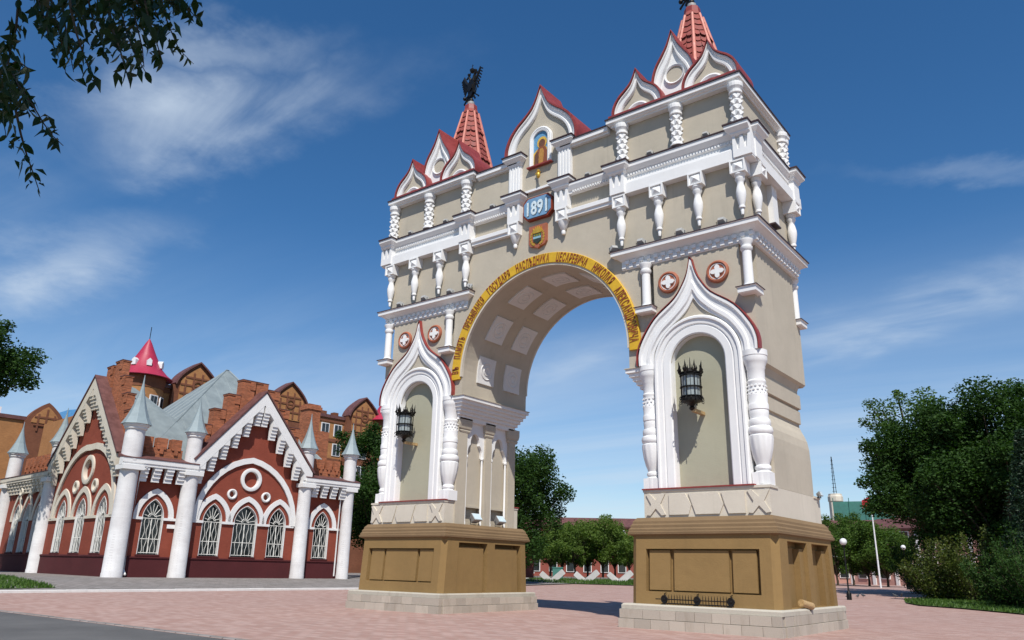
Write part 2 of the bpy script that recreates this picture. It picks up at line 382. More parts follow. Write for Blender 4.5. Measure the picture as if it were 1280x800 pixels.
def pier(s):
    m = mir(s)
    def mb(fn=None): return MB(m, fn)
    def mk(): return MB(m, IDN)
    # ---- stone plinth
    pl = mk().box(3.86, 8.79, -3.0, 3.0, -.4, .54).build('plinth', 'granite', arch)
    mk().rect_loft(3.85, 8.89, -3.04, 3.04, [(0, .54), (0, .655), (-.05, .70)]).build('coping', 'coping', pl)
    for c, (z0, z1) in enumerate(((-.06, .27), (.27, .54))):
        def course(p0, p1, yfix, along, out):
            n = max(1, round(abs(p1-p0)/.54)); cuts = [p0]
            for i in range(1, n): cuts.append(p0+(p1-p0)*(i+(.5 if c else 0)*.9+random.uniform(-.08, .08))/n)
            cuts = sorted(cuts)+[p1]
            for a, b in zip(cuts, cuts[1:]):
                if b-a < .08: continue
                mid, ln = (a+b)/2, b-a-.012; d = .10+random.uniform(-.006, .006)
                if along == 'x': place_mesh('stone_block', stone_me, (s*mid, yfix, (z0+z1)/2), (ln, d*2, z1-z0-.012), pl)
                else: place_mesh('stone_block', stone_me, (s*yfix, mid, (z0+z1)/2), (d*2, ln, z1-z0-.012), pl)
        o = .0 if c else .03
        course(3.80-o, 8.86+o, -3.0-o, 'x', -1); course(3.80-o, 8.86+o, 3.0+o, 'x', 1)
        course(-2.9, 2.9, 3.87-o, 'y', -1); course(-2.9, 2.9, 8.79+o, 'y', 1)
    # ---- ochre pedestal, tapering towards the top
    tp = lambda x, y, z: (x, y*(1-.05*(z-.7)/2.05), z)
    z0, z1 = .70, 2.76
    ped = mb(tp).box(4.4, 8.4, -2.58, 2.58, z0, z1).build('pedestal', 'brown', arch)
    for sg in (-1, 1):
        fr = mb(tp); c0, c1 = sorted((sg*2.78, sg*2.58))
        fr.prism([(4.22, z0), (8.56, z0), (8.56, z1), (4.22, z1)], c0, c1, 'XZ', [[(4.57, 1.07), (8.22, 1.07), (8.22, 2.33), (4.57, 2.33)]])
        fr.build('panel_frame', 'brown', ped)
        for a, b in ((4.66, 5.36), (5.50, 7.26), (7.38, 8.10)):
            p0, p1 = sorted((sg*2.70, sg*2.58)); mb(tp).box(a, b, p0, p1, 1.115, 2.285).build('panel', 'brown', ped)
    for xo, xi in ((8.76, 8.4), (4.03, 4.4)):
        a, b = sorted((xo, xi))
        e = mb(tp); e.prism([(-2.6, z0), (2.6, z0), (2.6, z1), (-2.6, z1)], a, b, 'YZ', [[(-1.92, z0+.01), (-.08, z0+.01), (-.08, 2.58), (-1.92, 2.58)], [(.42, z0+.01), (2.25, z0+.01), (2.25, 2.58), (.42, 2.58)]])
        e.build('panel_frame', 'brown', ped)
        sx = 1 if xo > xi else -1; deep = .32 if sx > 0 else .10
        for y0, y1 in ((-1.92, -.08), (.42, 2.25)):
            p0, p1 = sorted((xi, xo-sx*deep)); mb(tp).box(p0, p1, y0+.02, y1-.42 if sx > 0 else y1-.14, z0+.012, 2.42).build('panel', 'brown', ped)
            if sx > 0: p0, p1 = sorted((xi, xo-sx*.13)); mb(tp).box(p0, p1, y1-.40, y1-.02, z0+.012, 2.40).build('panel', 'brown', ped)
    for cx, ix in ((8.76, 8.56), (4.03, 4.22)):
        for sg in (-1, 1):
            mb(tp).prism([(ix, sg*2.78), (cx, sg*2.6), (ix, sg*2.3)], z0, z1, 'XY').build('corner', 'brown', ped)
    mo = mk().rect_loft(4.03, 8.76, -2.66, 2.66, [(-.1, 2.70), (.0, 2.745), (.07, 2.77), (.075, 2.84), (.045, 2.86), (.04, 2.93), (.0, 2.97), (-.005, 3.05), (-.05, 3.10), (-.06, 3.17), (-.16, 3.29), (-.3, 3.295)])
    mo.build('pedestal_moulding', 'band', arch)
    # ---- cream die with relief
    die = mk(); die.box(4.75, 8.57, -1.72, 1.72, 3.292, 4.14)
    for sg in (-1, 1):
        a, b = sorted((sg*2.37, sg*1.72)); die.box(4.40, 8.57, a, b, 3.292, 4.10)
        a, b = sorted((sg*2.40, sg*1.72)); die.box(4.38, 8.60, a, b, 4.10, 4.17)
    die = die.build('die', 'cream', arch)
    for sg in (-1, 1):
        y0, y1 = sorted((sg*2.415, sg*2.37))
        for cx in (4.83, 8.22):
            h = .33; w_ = .30
            pts = []
            for a, b in ((-1, -1), (0, -.28), (1, -1)): pts.append((cx+a*w_+(0), 3.70+b*h))
            pts = [(cx-w_-.04, 3.38), (cx-w_+.10, 3.36), (cx, 3.58), (cx+w_-.10, 3.36), (cx+w_+.04, 3.38), (cx+.16, 3.71), (cx+w_+.04, 4.03), (cx+w_-.08, 4.06), (cx, 3.84), (cx-w_+.08, 4.06), (cx-w_-.04, 4.03), (cx-.16, 3.71)]
            mk().prism(pts, y0, y1).build('relief_cross', 'cream', die)
        for pts in ([(5.30, 3.37), (5.96, 3.37), (6.06, 3.66), (5.86, 4.02), (5.30, 4.02)], [(6.20, 3.37), (6.98, 3.37), (7.11, 3.64), (6.96, 4.02), (5.98, 4.02), (6.09, 3.70)], [(7.27, 3.37), (7.80, 3.37), (7.80, 4.02), (7.06, 4.02), (7.15, 3.68)]):
            mk().prism(pts, y0, y1).build('relief_panel', 'cream', die)
        a, b = sorted((sg*2.44, sg*1.9)); mk().box(4.36, 8.12, a, b, 4.173, 4.215).build('flashing', 'redroof', die)
    # ---- shaft: front/back leaf of the lower part, with the niche cut out
    sh = mb()
    sh.box(4.82, 8.24, -CB, CB, 4.17, 8.30); sh.box(4.82, 8.12, -CB, CB, 3.2, 4.17); sh.box(4.36, 4.82, -CB, -1.25, 4.17, 8.30); sh.box(4.36, 4.82, 1.60, CB, 4.17, 8.30)
    sh = sh.build('shaft', 'taupe', arch)
    ez = [(8.0, 4.15), (8.56, 4.15), (8.57, 5.3), (8.56, 5.7), (8.52, 5.98), (8.44, 6.2), (8.36, 6.36), (8.30, 6.52), (8.30, 6.60), (8.37, 6.62), (8.37, 7.05), (8.32, 7.08), (8.32, 7.12), (8.42, 7.15), (8.42, 7.62), (8.34, 7.66), (8.34, 7.78), (8.43, 7.98), (8.53, 8.06), (8.53, 10.44), (8.0, 10.44)]
    k_ = [p_ for p_ in ez if p_[1] < 8.05]
    mb().prism([(8.0, 4.15)]+k_[1:]+[(8.0, 7.98)], -1.655, 1.655, 'XZ').build('end_wall', 'taupe', sh)
    mb().prism([(8.0, 7.981), (8.43, 7.981), (8.53, 8.06), (8.53, 10.44), (8.0, 10.44)], -2.045, 2.045, 'XZ').build('end_wall', 'taupe', sh)
    for sg in (-1, 1):
        a, b = sorted((sg*1.80, sg*1.60))
        mb().prism([(5.40, 4.2), (7.48, 4.2)]+arc(XC, 8.28, 1.04, 0, 180, 20), a, b).build('niche_panel', 'niche', sh)
        if sg > 0: continue
        # white surround of the niche
        o_ = [(XC-1.55, 4.22)]+list(reversed(arc(XC, 8.31, 1.55, 0, 180, 24)))+[(XC+1.55, 4.22)]
        i_ = [(XC-.93, 4.22)]+list(reversed(arc(XC, 8.28, .93, 0, 180, 24)))+[(XC+.93, 4.22)]
        q = sg*-1
        pf = [(0, 1.6), (0, 2.13), (.06, 2.18), (.16, 2.18), (.2, 2.13), (.42, 2.12), (.46, 2.07), (.50, 2.07), (.54, 2.11), (.9, 2.10), (.96, 2.07), (1, 1.98), (1, 1.72)]
        ns = mb().mould(o_, i_, [(t, sg*y) for t, y in pf]).build('niche_surround', 'white', arch, 25)
        pk = [(0, 2.0), (0, 2.12), (.07, 2.21), (.2, 2.21), (.27, 2.15), (.55, 2.13), (.62, 2.19), (.80, 2.19), (.86, 2.13), (1, 2.12), (1, 2.0)]
        mb().mould(KO, KI, [(t, sg*y) for t, y in pk]).build('keel_moulding', 'white', ns, 25)
        ko2 = [(XC+(x-XC)*1.022+(.03 if x > XC else -.03)*0, z+.012*(1 if abs(x-XC) > 1.5 else 1)) for x, z in KO]
        ko3 = [(XC+(x-XC)*1.0, z) for x, z in KO]
        mb().mould(ko2, ko3, [(0, sg*2.0), (0, sg*2.235), (1, sg*2.235)]).build('flashing', 'redroof', ns)
        for cx in (XC-1.84, XC+1.84):
            mk().lathe(COLUMN, cx, sg*1.98, 48, 4.22, flute).build('column', 'white', ns, 30)
            c = mk()
            for rz in (6.99, 7.1, 7.22):
                for k in range(14):
                    a = 2*math.pi*(k+.5*(rz > 7.05 and rz < 7.2))/14
                    x, y = cx+.275*math.cos(a), sg*1.98+.275*math.sin(a); c.box(x-.030, x+.030, y-.030, y+.030, rz, rz+.04)
            c.build('column_beads', 'white', ns, kind='stuff')
            mk().box(cx-.27, cx+.27, sg*1.98-.26, sg*1.98+.26, 4.19, 4.57).build('column_base', 'white', ns)
        for rx in (XC-.885, XC+.915):
            ro = mb(); prof = [(.001, 0), (.39, 0), (.40, .05), (.38, .10), (.33, .12), (.29, .06), (.001, .06)]
            mm = m @ Matrix.Translation((rx, sg*2.20, 11.25)) @ Matrix.Rotation(R(-90*sg), 4, 'X')
            d = MB(mm); d.lathe(prof, 0, 0, 28); d = d.build('rosette', 'terra', arch, 35)
            qf = []
            for k in range(48):
                t = 2*math.pi*k/48; r_ = .105+.13*abs(math.cos(2*t))**1.2; qf.append((r_*math.cos(t), r_*math.sin(t)))
            MB(mm).prism(qf, .06, .115, 'XY').build('quatrefoil', 'white', d)
            MB(mm).lathe([(.26, .05), (.265, .085), (.285, .085), (.29, .05)], 0, 0, 28).build('ring', 'white', d)
    for sg in (-1, 1):
        # colonnettes on ledges below the cornice
        for cx, w_ in ((4.70, .32), (8.40, .30)):
            yy = sg*2.0
            mb().lathe([(.2, 0), (.2, .07), (.165, .1), (.155, .2), (.15, 1.25), (.165, 1.27), (.2, 1.33), (.2, 1.40), (.165, 1.43), (.17, 1.5), (.23, 1.60), (.23, 1.66)], cx, sg*2.12, 24, 10.46).build('colonnette', 'white', arch, 35)
            l = mb(); a, b = sorted((sg*2.40, sg*1.7)); l.rect_loft(cx-w_, cx+w_, a, b, [(-.06, 10.22), (0, 10.25), (0, 10.42), (.03, 10.43)], 1, 1, 1, 1)
            l = l.build('ledge', 'white', arch)
            mb().box(cx-w_-.05, cx+w_+.05, a-.05, b+.05, 10.432, 10.458).build('flashing', 'flash', l)
    # ---- inner side of the pier under the impost
    inn = mb(); inn.box(4.56, 4.82, -1.6, 1.6, 4.0, 7.6); inn.box(4.72, 4.82, -1.6, 1.6, 3.3, 4.0)
    inn = inn.build('inner_wall', 'taupe', arch)
    mb().box(4.335, 4.80, -1.66, -1.22, 3.296, 7.6).build('corner_pier', 'taupe', inn)
    mb().box(4.335, 4.80, 1.58, 1.90, 3.296, 7.6).build('corner_pier', 'taupe', inn)
    mb().box(4.34, 4.80, -.02, .40, 3.296, 7.6).build('pilaster', 'taupe', inn)
    for y in (-1.36, .19, 1.76):
        mb().rect_loft(4.32, 4.7, y-.26, y+.26, [(-.02, 6.95), (0, 6.98), (.02, 7.04), (.0, 7.1), (.04, 7.14), (.07, 7.3), (.07, 7.56)]).build('capital', 'taupe', inn)
    for y0, y1 in ((-1.22, -.02), (.40, 1.58)):
        c = (y0+y1)/2; h = (y1-y0)/2-.13
        tre = [(c-h, 6.1)]+[(c-h*.55+h*.45*math.cos(R(a)), 6.35+.2*math.sin(R(a))*1.0) for a in range(180, 80, -20)]+[(c-h*.30+h*.0, 6.55)]
        tre = [(c-h, 6.05), (c-h, 6.2), (c-h*.93, 6.38), (c-h*.78, 6.5), (c-h*.6, 6.56), (c-h*.62, 6.68), (c-h*.55, 6.82), (c-h*.38, 6.95), (c-h*.15, 7.02)]
        tre = tre+[(2*c-a, b) for a, b in reversed(tre)]
        pts = [(y0, 6.05)]+tre+[(y1, 6.05), (y1, 7.56), (y0, 7.56)]
        mb().prism(pts, 4.42, 4.75, 'YZ').build('trefoil_arch', 'white', inn)
        for y in (c-h-.03, c+h+.03):
            mb().lathe([(.06, 0), (.06, .1), (.045, .14), (.045, 2.66), (.075, 2.69), (.075, 2.76), (.05, 2.79), (.05, 3.0)], 4.45, y, 12, 3.3).build('colonnette', 'white', inn, 35)
        mb().box(4.50, 4.76, y0+.1, y1-.1, 3.99, 4.06).build('niche_sill', 'taupe', inn)
    im = mb()
    for k in range(6): im.box(3.76+.10*k, 4.30 if k < 5 else 4.62, -2.10+.07*k, 2.10-.07*k, 8.36-.14*(k+1)-(.0 if k < 5 else .06), 8.36-.14*k)
    im.build('impost', 'white', arch)
    mb().box(4.25, 4.62, -1.66, 1.66, 7.5, 8.3).build('impost_core', 'white', arch)
    mb().box(3.73, 4.32, -2.14, 2.14, 8.355, 8.385).build('flashing', 'taupe', arch)
    # ---- lower cornice with two rows of dentils
    c1 = mk().rect_loft(3.72, 8.65, -2.23, 2.23, [(-.02, 12.08), (0, 12.1), (0, 12.42), (.05, 12.45), (.10, 12.5), (.22, 12.58), (.30, 12.60), (.30, 12.74), (.33, 12.745)]).build('cornice', 'white', arch)
    mk().rect_loft(3.72, 8.65, -2.20, 2.20, [(.36, 12.748), (.36, 12.79), (-.3, 12.84)]).build('flashing', 'flash', c1)
    dt = mk()
    for row, z in ((0, 12.13), (1, 12.28)):
        x = 3.75+.14*row
        while x < 8.6:
            for sg in (-1, 1):
                a, b = sorted((sg*(2.29+.02*row), sg*2.19)); dt.box(x, min(x+.15, 8.66), a, b, z, z+.13)
            x += .29
        y = -2.16+.14*row
        while y < 2.1:
            dt.box(8.64, 8.74+.02*row, y, y+.15, z, z+.13); y += .29
    dt.build('dentil_course', 'white', c1, kind='stuff')
    # ---- hanging balusters under the architrave
    for x in (3.81, 5.35, 6.86, 8.40):
        for sg in (-1, 1):
            h = mk(); h.lathe(PEND, x, sg*2.36, 20, 13.0)
            if sg < 0: pend_block(h, x, -2.50, -2.05, 14.52, 14.99, .265)
            else: h.box(x-.265, x+.265, 2.05, 2.5, 14.52, 14.99)
            h.build('hanging_baluster', 'white', arch, 35)
    for y in (-1.72, 1.80):
        h = mk(); h.lathe(PEND, 8.72, y, 20, 13.0)
        rm = m @ Matrix.Translation((8.53, y, 0)) @ Matrix.Rotation(R(90), 4, 'Z')
        h2 = MB(rm, IDN); pend_block(h2, 0, -.44, 0, 14.52, 14.99, .265)
        h.v += h2.v; h.f += [tuple(i+len(h.v)-len(h2.v) for i in f) for f in h2.f]
        h.build('hanging_baluster', 'white', arch, 35)
    mb().box(8.53, 8.72, -.12, .38, 13.5, 14.99).build('end_pilaster', 'white', arch)
    mb().box(8.53, 8.76, -.16, .42, 13.44, 13.5).build('flashing', 'flash', arch)
    # ---- architrave and upper cornice
    ar = mk().rect_loft(3.52, 8.53, -2.1, 2.1, [(.42, 15.0), (.42, 15.42), (.36, 15.46), (.36, 15.50), (.22, 15.53), (.22, 15.74), (.26, 15.76), (.26, 15.88), (.30, 15.90), (.42, 16.06), (.42, 16.22)], 0, 1, 1, 1).build('architrave', 'white', arch)
    mk().rect_loft(3.50, 8.53, -2.1, 2.1, [(.46, 16.225), (.46, 16.265), (.0, 16.32)], .1, 1, 1, 1).build('flashing', 'flash', ar)
    d2 = mk()
    x = 4.15
    while x < 8.2:
        for sg in (-1, 1): a, b = sorted((sg*2.40, sg*2.33)); d2.box(x, x+.06, a, b, 15.77, 15.865)
        x += .115
    y = -1.7
    while y < 1.7: d2.box(8.78, 8.84, y, y+.06, 15.77, 15.865); y += .115
    d2.build('dentil_course', 'white', ar, kind='stuff')
    for x0, x1 in ((3.48, 4.08), (8.32, 8.96)):
        for sg in (-1,):
            b_ = mk(); m_block(b_, x0, x1, -2.60, -2.1, 15.06, 15.86); b_.rect_loft(x0, x1, -2.60, -2.1, [(0, 15.86), (.06, 15.93), (.06, 15.98), (.2, 16.12), (.2, 16.24)], 1, 0 if x1 > 8 else 1, 1, 0)
            b_ = b_.build('cornice_break', 'white', ar)
            mk().box(x0-.24, x1+(.03 if x1 > 8 else .24), -2.84, -2.0, 16.243, 16.30).build('flashing', 'flash', b_)
    for yc in (-1.95, 1.95):
        b_ = mk(); b_.box(8.8, 9.0, yc-.3, yc+.3, 15.06, 15.86); b_.rect_loft(8.8, 9.0, yc-.3, yc+.3, [(0, 15.86), (.06, 15.93), (.06, 15.98), (.2, 16.12), (.2, 16.24)], 0, 1, 1, 1)
        b_ = b_.build('cornice_break', 'white', ar); mk().box(8.7, 9.24, yc-.54, yc+.54, 16.243, 16.30).build('flashing', 'flash', b_)
    # bars linking the architrave to the corbels beside the plaque
    for sg in (-1, 1):
        a, b = sorted((sg*2.24, sg*2.0))
        mb().rect_loft(1.45, 3.50, a, b, [(0, 15.80), (0, 15.90), (.05, 15.93), (.12, 16.10), (.12, 16.20)], 0, 0, 1, 0).build('cornice_bar', 'white', arch)
        a2, b2 = sorted((sg*2.38, sg*1.9)); mb().box(1.45, 3.50, a2, b2, 16.205, 16.25).build('flashing', 'flash', arch)
        mb().rect_loft(1.45, 3.50, a, b, [(0, 14.80), (0, 14.90), (.06, 14.94), (.06, 15.10), (0, 15.14)], 0, 0, 1, 0).build('cornice_bar', 'white', arch)
    d3 = mb(); x = 1.7
    while x < 3.4: d3.box(x, x+.06, -2.30, -2.23, 15.82, 15.895); x += .115
    d3.build('dentil_course', 'white', arch, kind='stuff')
    k = mk(); m_block(k, .88, 1.50, -2.50, -2.0, 15.25, 16.05); k.rect_loft(.88, 1.50, -2.50, -2.0, [(0, 16.05), (.08, 16.14), (.08, 16.2), (.2, 16.36), (.2, 16.46)], 1, 1, 1, 0)
    k = k.build('corbel', 'white', arch)
    k2 = mk(); pend_block(k2, 1.19, -2.46, -2.05, 14.72, 15.25, .255); k2.lathe([(0.001, 0), (.07, .03), (.09, .12), (.07, .2), (.12, .25), (.2, .46), (.23, .57)], 1.19, -2.30, 16, 14.15); k2.build('corbel_drop', 'white', k, 35)
    mk().box(.65, 1.73, -2.73, -2.0, 16.463, 16.52).build('flashing', 'flash', k)
    # ---- upper storey: faceted columns, cornice
    for x in (3.94, 6.20, 8.48):
        for sg in (-1, 1):
            f = mk(); facet_column(f, x, sg*2.36, 16.32, 18.02); f.build('faceted_column', 'white', arch)
    f = mk(); facet_column(f, 8.62, 1.80, 16.32, 18.02); f.build('faceted_column', 'white', arch)
    c3 = mk().rect_loft(3.42, 8.70, -2.55, 2.55, [(-.10, 18.02), (-.10, 18.08), (-.02, 18.1), (-.02, 18.14), (.05, 18.16), (.05, 18.31)], 1, 1, 1, 1).build('top_cornice', 'white', arch)
    mk().rect_loft(3.42, 8.70, -2.55, 2.55, [(.09, 18.314), (.09, 18.36), (-.6, 18.52)]).build('flashing', 'flash', c3)
    c4 = mk().rect_loft(1.1, 3.34, -2.45, 2.45, [(-.10, 17.92), (-.10, 17.98), (.0, 18.0), (.0, 18.18)], 0, 0, 1, 1).build('top_cornice', 'white', arch)
    mk().rect_loft(1.1, 3.34, -2.45, 2.45, [(.04, 18.184), (.04, 18.23), (-.6, 18.4)], 0, 0, 1, 1).build('flashing', 'flash', c4)
    p = mb(); p.box(.96, 1.56, -2.22, -2.0, 16.5, 18.0)
    for j in range(4): p.box(1.02+.14*j, 1.09+.14*j, -2.25, -2.2, 16.62, 17.9)
    p.rect_loft(.96, 1.56, -2.25, -2.0, [(0, 17.9), (.05, 18.0), (.05, 18.05), (.2, 18.2), (.2, 18.32)], 1, 1, 1, 0); p = p.build('fluted_pilaster', 'white', arch)
    mb().box(.72, 1.80, -2.50, -1.9, 18.324, 18.37).build('flashing', 'flash', p)
    # ---- keel gables, tent roof
    kokoshnik(m, 4.58, 18.42, 1.0, 1.95, -2.08, -.9, 1)
    kokoshnik(m, 7.56, 18.42, 1.0, 1.95, -2.08, -.9, 1)
    kokoshnik(m, 6.07, 18.42, .84, 3.16, -1.90, -.7, 2)
    spire(m, 6.07, .05)

KEEL = [(1.0, 0), (1.03, .12), (1.0, .24), (.88, .38), (.68, .50), (.44, .60), (.25, .70), (.12, .83), (.0, 1.0)]
KEEL2 = [(.70, 0), (.92, .14), (1.02, .28), (.98, .42), (.80, .56), (.52, .68), (.28, .79), (.12, .9), (.0, 1.0)]
def kokoshnik(m, cx, z0, hw, h, y, yb, kind):
    K = KEEL2 if kind == 2 else KEEL
    o_ = both(catmull([(a*hw, z0+b*h) for a, b in K], 4), cx)
    ki = .70 if kind != 0 else .80; hi = .74 if kind == 1 else (.80 if kind == 2 else .82)
    i_ = both(catmull([(a*hw*ki, z0+b*h*hi) for a, b in K], 4), cx)
    g = MB(m).prism(o_, y+.10, y+.34).build('keel_gable', 'white' if kind == 2 else 'taupe', arch)
    MB(m).mould(o_, i_, [(0, y+.12), (0, y-.02), (.12, y-.06), (.25, y-.06), (.32, y), (.62, y+.02), (.70, y-.03), (.92, y-.02), (1, y+.03), (1, y+.12)]).build('keel_moulding', 'white', g, 25)
    o2 = [(cx+(a-cx)*1.06, b+.05*min(1, (b-z0)/h*2)) for a, b in o_]
    MB(m).mould(o2, o_, [(0, yb), (0, y-.12), (1, y-.12), (1, yb)]).build('barrel_roof', 'redroof', g, 40)
    n = len(o2)
    if kind == 1:
        a_ = list(reversed(arc(cx, z0, hw*.52, 0, 180, 16))); b_ = list(reversed(arc(cx, z0, hw*.36, 0, 180, 16)))
        MB(m).mould(a_, b_, [(0, y+.12), (0, y+.0), (.4, y-.02), (1, y+.02), (1, y+.12)]).build('arch_moulding', 'white', g, 30)
    if kind == 2:
        zc = z0+h*.40; r = .40
        a_ = arc(cx, zc, r*1.0, 0, 360, 28); b_ = arc(cx, zc, r*.86, 0, 360, 28)
        MB(m).mould(a_, b_, [(0, y+.12), (0, y+.0), (1, y+.03), (1, y+.12)]).build('medallion_ring', 'white', g, 30)
        MB(m).prism(arc(cx, zc, r*.88, 0, 360, 28)[:-1], y+.07, y+.12).build('medallion', 'taupe', g)
    return g
def spire(m, cx, cy):
    zb, zt, rb, rt = 18.4, 23.95, 1.62, .27
    R_ = lambda z: rb+(rt-rb)*(z-zb)/(zt-zb)
    n = 8; a0 = math.pi/8
    sp = MB(m, IDN).lathe([(R_(zb)-.03, zb), (R_(zt)-.03, zt)], cx, cy, n, 0, None, a0).build('tent_roof', 'redtile', arch)
    t = MB(m, IDN)                              # courses of scalloped tiles on every face
    nz = 17; dz = (zt-zb)/nz
    for k in range(nz):
        za, zb_ = zb+k*dz, zb+(k+1)*dz; cnt = max(1, round(R_(za)*.765/.30))
        lift = .05 if k % 5 == 2 else .0
        for i in range(n):
            A0, A1 = a0+2*math.pi*i/n, a0+2*math.pi*(i+1)/n
            def P(f, z, o):
                r = R_(z)+o; p = Vector((r*math.cos(A0), r*math.sin(A0), 0)).lerp(Vector((r*math.cos(A1), r*math.sin(A1), 0)), f); return (cx+p.x, cy+p.y, z)
            for j in range(cnt):
                f0, f1 = (j+.03)/cnt, (j+.97)/cnt; fm = (f0+f1)/2
                lo = za-.10
                q = [P(f0, zb_, .0), P(f1, zb_, .0), P(f1, za+.03, .05+lift), P(f1*.8+fm*.2, za-.05, .06+lift), P(fm, lo, .065+lift), P(f0*.8+fm*.2, za-.05, .06+lift), P(f0, za+.03, .05+lift)]
                q2 = [(x+(cx-x)*.03, y+(cy-y)*.03, z) for x, y, z in q]
                t.add(q+q2, [tuple(range(7))]+[(i2, (i2+1) % 7, 7+(i2+1) % 7, 7+i2) for i2 in range(7)])
    t.build('tile_courses', 'redtile', sp, recalc=False, kind='stuff')
    for i in range(n):
        a = a0+2*math.pi*i/n
        p = lambda z, o: (cx+(R_(z)+o)*math.cos(a), cy+(R_(z)+o)*math.sin(a), z)
        MB(m).tube([p(18.5, .05), p(21, .05), p(23.55, .05)], [.10, .085, .06], 6).build('rib', 'rib', sp, 40)
    MB(m).lathe([(.33, 0), (.36, .08), (.33, .5), (.29, .55)], cx, cy, 8, zt-.45, None, a0).build('cap', 'redroof', sp)
    MB(m).lathe([(.17, 0), (.19, .06), (.19, .22), (.12, .28), (.05, .3)], cx, cy, 16, zt+.08).build('collar', 'floodbody', sp, 40)
    eagle(m, cx, cy, zt+.36)
def eagle(m, cx, cy, z0):
    rot = Matrix.Translation((cx, cy, z0)) @ Matrix.Rotation(R(-12), 4, 'Z')
    e = MB(rot)
    e.tube([(0, 0, -.1), (0, 0, .5)], .035, 6); e.sphere((0, 0, .08), .13, 10, 8)
    body = catmull([(0, .28), (.16, .42), (.27, .8), (.24, 1.1), (.12, 1.3), (0, 1.34)], 4)
    e.prism([(a, b) for a, b in body]+[(-a, b) for a, b in reversed(body[1:-1])], -.08, .08)
    e.prism([(-.16, .95), (.16, .95), (.16, .72), (0, .6), (-.16, .72)], -.13, -.08)     # shield on the breast
    for s in (-1, 1):
        # neck and head turned outwards
        e.tube([(s*.08, 0, 1.2), (s*.16, 0, 1.42), (s*.24, 0, 1.58), (s*.34, 0, 1.62)], [.10, .075, .07, .06], 7)
        e.prism([(s*.36, 1.66), (s*.50, 1.59), (s*.46, 1.54), (s*.34, 1.57)], -.03, .03)
        e.lathe([(.05, 0), (.08, .05), (.09, .12), (.04, .16), (.0, .17)], s*.27, 0, 8, 1.67)
        # wing: arm and separate feathers
        e.tube([(s*.2, 0, 1.12), (s*.45, 0, 1.34), (s*.62, 0, 1.62), (s*.66, 0, 1.8)], [.09, .075, .06, .03], 6)
        for k in range(7):
            f = k/6; x0, z0_ = .28+.36*f, 1.12+.62*f
            tip = (s*(.55+.42*f-.1*f*f), .62+.95*f)
            d = Vector((tip[0]-s*x0, tip[1]-z0_)); pn = Vector((-d.y, d.x)).normalized()*.045
            e.prism([(s*x0+pn.x, z0_+pn.y), (tip[0]+pn.x*.7, tip[1]+pn.y*.7), (tip[0]+d.x*.06, tip[1]+d.y*.06), (tip[0]-pn.x*.7, tip[1]-pn.y*.7), (s*x0-pn.x, z0_-pn.y)], -.025, .025)
        # leg with scepter / orb
        e.tube([(s*.14, 0, .6), (s*.30, -.02, .44), (s*.42, -.04, .40)], [.06, .045, .035], 6)
        if s < 0: e.sphere((s*.50, -.05, .40), .10, 10, 8); e.tube([(s*.5, -.05, .48), (s*.5, -.05, .62)], .018, 5)
        else: e.tube([(.38, -.05, .25), (.62, -.05, .86)], .022, 5); e.sphere((.63, -.05, .9), .05, 8, 6)
    for k in range(5):
        a = (k-2)*.22; e.prism([(-.05+a*.3, .5), (.05+a*.3, .5), (a*1.3+.05, .12), (a*1.3, .05), (a*1.3-.05, .12)], -.03+k*.004, .03+k*.004)
    e.lathe([(.08, 0), (.13, .07), (.15, .16), (.08, .24), (.03, .27), (.03, .30), (.0, .32)], 0, 0, 10, 1.76)
    e.tube([(0, 0, 2.05), (0, 0, 2.26)], .015, 5); e.tube([(-.06, 0, 2.18), (.06, 0, 2.18)], .015, 5)
    e.tube([(-.24, 0, 1.70), (-.12, 0, 1.86), (0, 0, 1.80), (.12, 0, 1.86), (.24, 0, 1.70)], .02, 5)
    o = e.build('double_headed_eagle', 'iron', None, 40)
    if m[0][0] < 0: o.location.x = -2*cx*0 ; o.matrix_world = Matrix.Translation((-2*cx, 0, 0))
    o.parent = arch; o['label'] = 'black iron double-headed eagle on the spire tip'
pier(1); pier(-1)

# ---- the span: front and back leaves pierced by the opening, and the core between them
AO = list(reversed(arc(0, 9.2, 3.9, 0, 180, 48)))     # from left spring to right spring
def leaf(sg):
    a, b = sorted((sg*2.05, sg*CB))
    ni = list(reversed(arc(XC, 8.28, .94, 5, 175, 18)))
    up = [(8.50, 8.30), (8.50, 10.45), (8.12, 10.45), (8.12, 12.2), (8.50, 12.2), (8.50, 18.3)]
    pts = [(-x, z) for x, z in reversed(up)]                      # left edge, downwards
    pts += [(-x, z) for x, z in reversed(ni)] + [(-3.9, 8.30)] + AO + [(3.9, 8.30)] + ni + up
    # notched pier edge starts at the bottom: insert bottom corners
    holes = [[(s*4.46, 10.45), (s*4.96, 10.45), (s*4.96, 12.15), (s*4.46, 12.15)] for s in (-1, 1)]
    return MB().prism(pts, a, b, 'XZ', holes)
fl_ = leaf(-1).build('front_wall', 'taupe', arch); leaf(1).build('back_wall', 'taupe', arch)
core = MB().prism([(-8.10, 18.2), (-8.10, 8.30), (-3.9, 8.30)]+AO+[(3.9, 8.30), (8.10, 8.30), (8.10, 18.2)], -CB, CB).build('core_wall', 'taupe', arch)
for s in (-1, 1):
    MB(mir(s)).box(8.10, 8.53, -CB, CB, 10.44, 12.2).build('end_wall', 'taupe', arch)
    MB(mir(s)).box(8.10, 8.53, -2.045, 2.045, 12.2, 18.2).build('end_wall', 'taupe', arch)
    for sg in (-1, 1): a, b = sorted((sg*1.75, sg*1.6)); MB(mir(s)).box(4.4, 5.0, a, b, 10.4, 12.2).build('recess_back', 'taupe', arch)
MB().box(-3.4, 3.4, -1.9, 1.9, 18.2, 18.3).build('roof_deck', 'flash', arch)
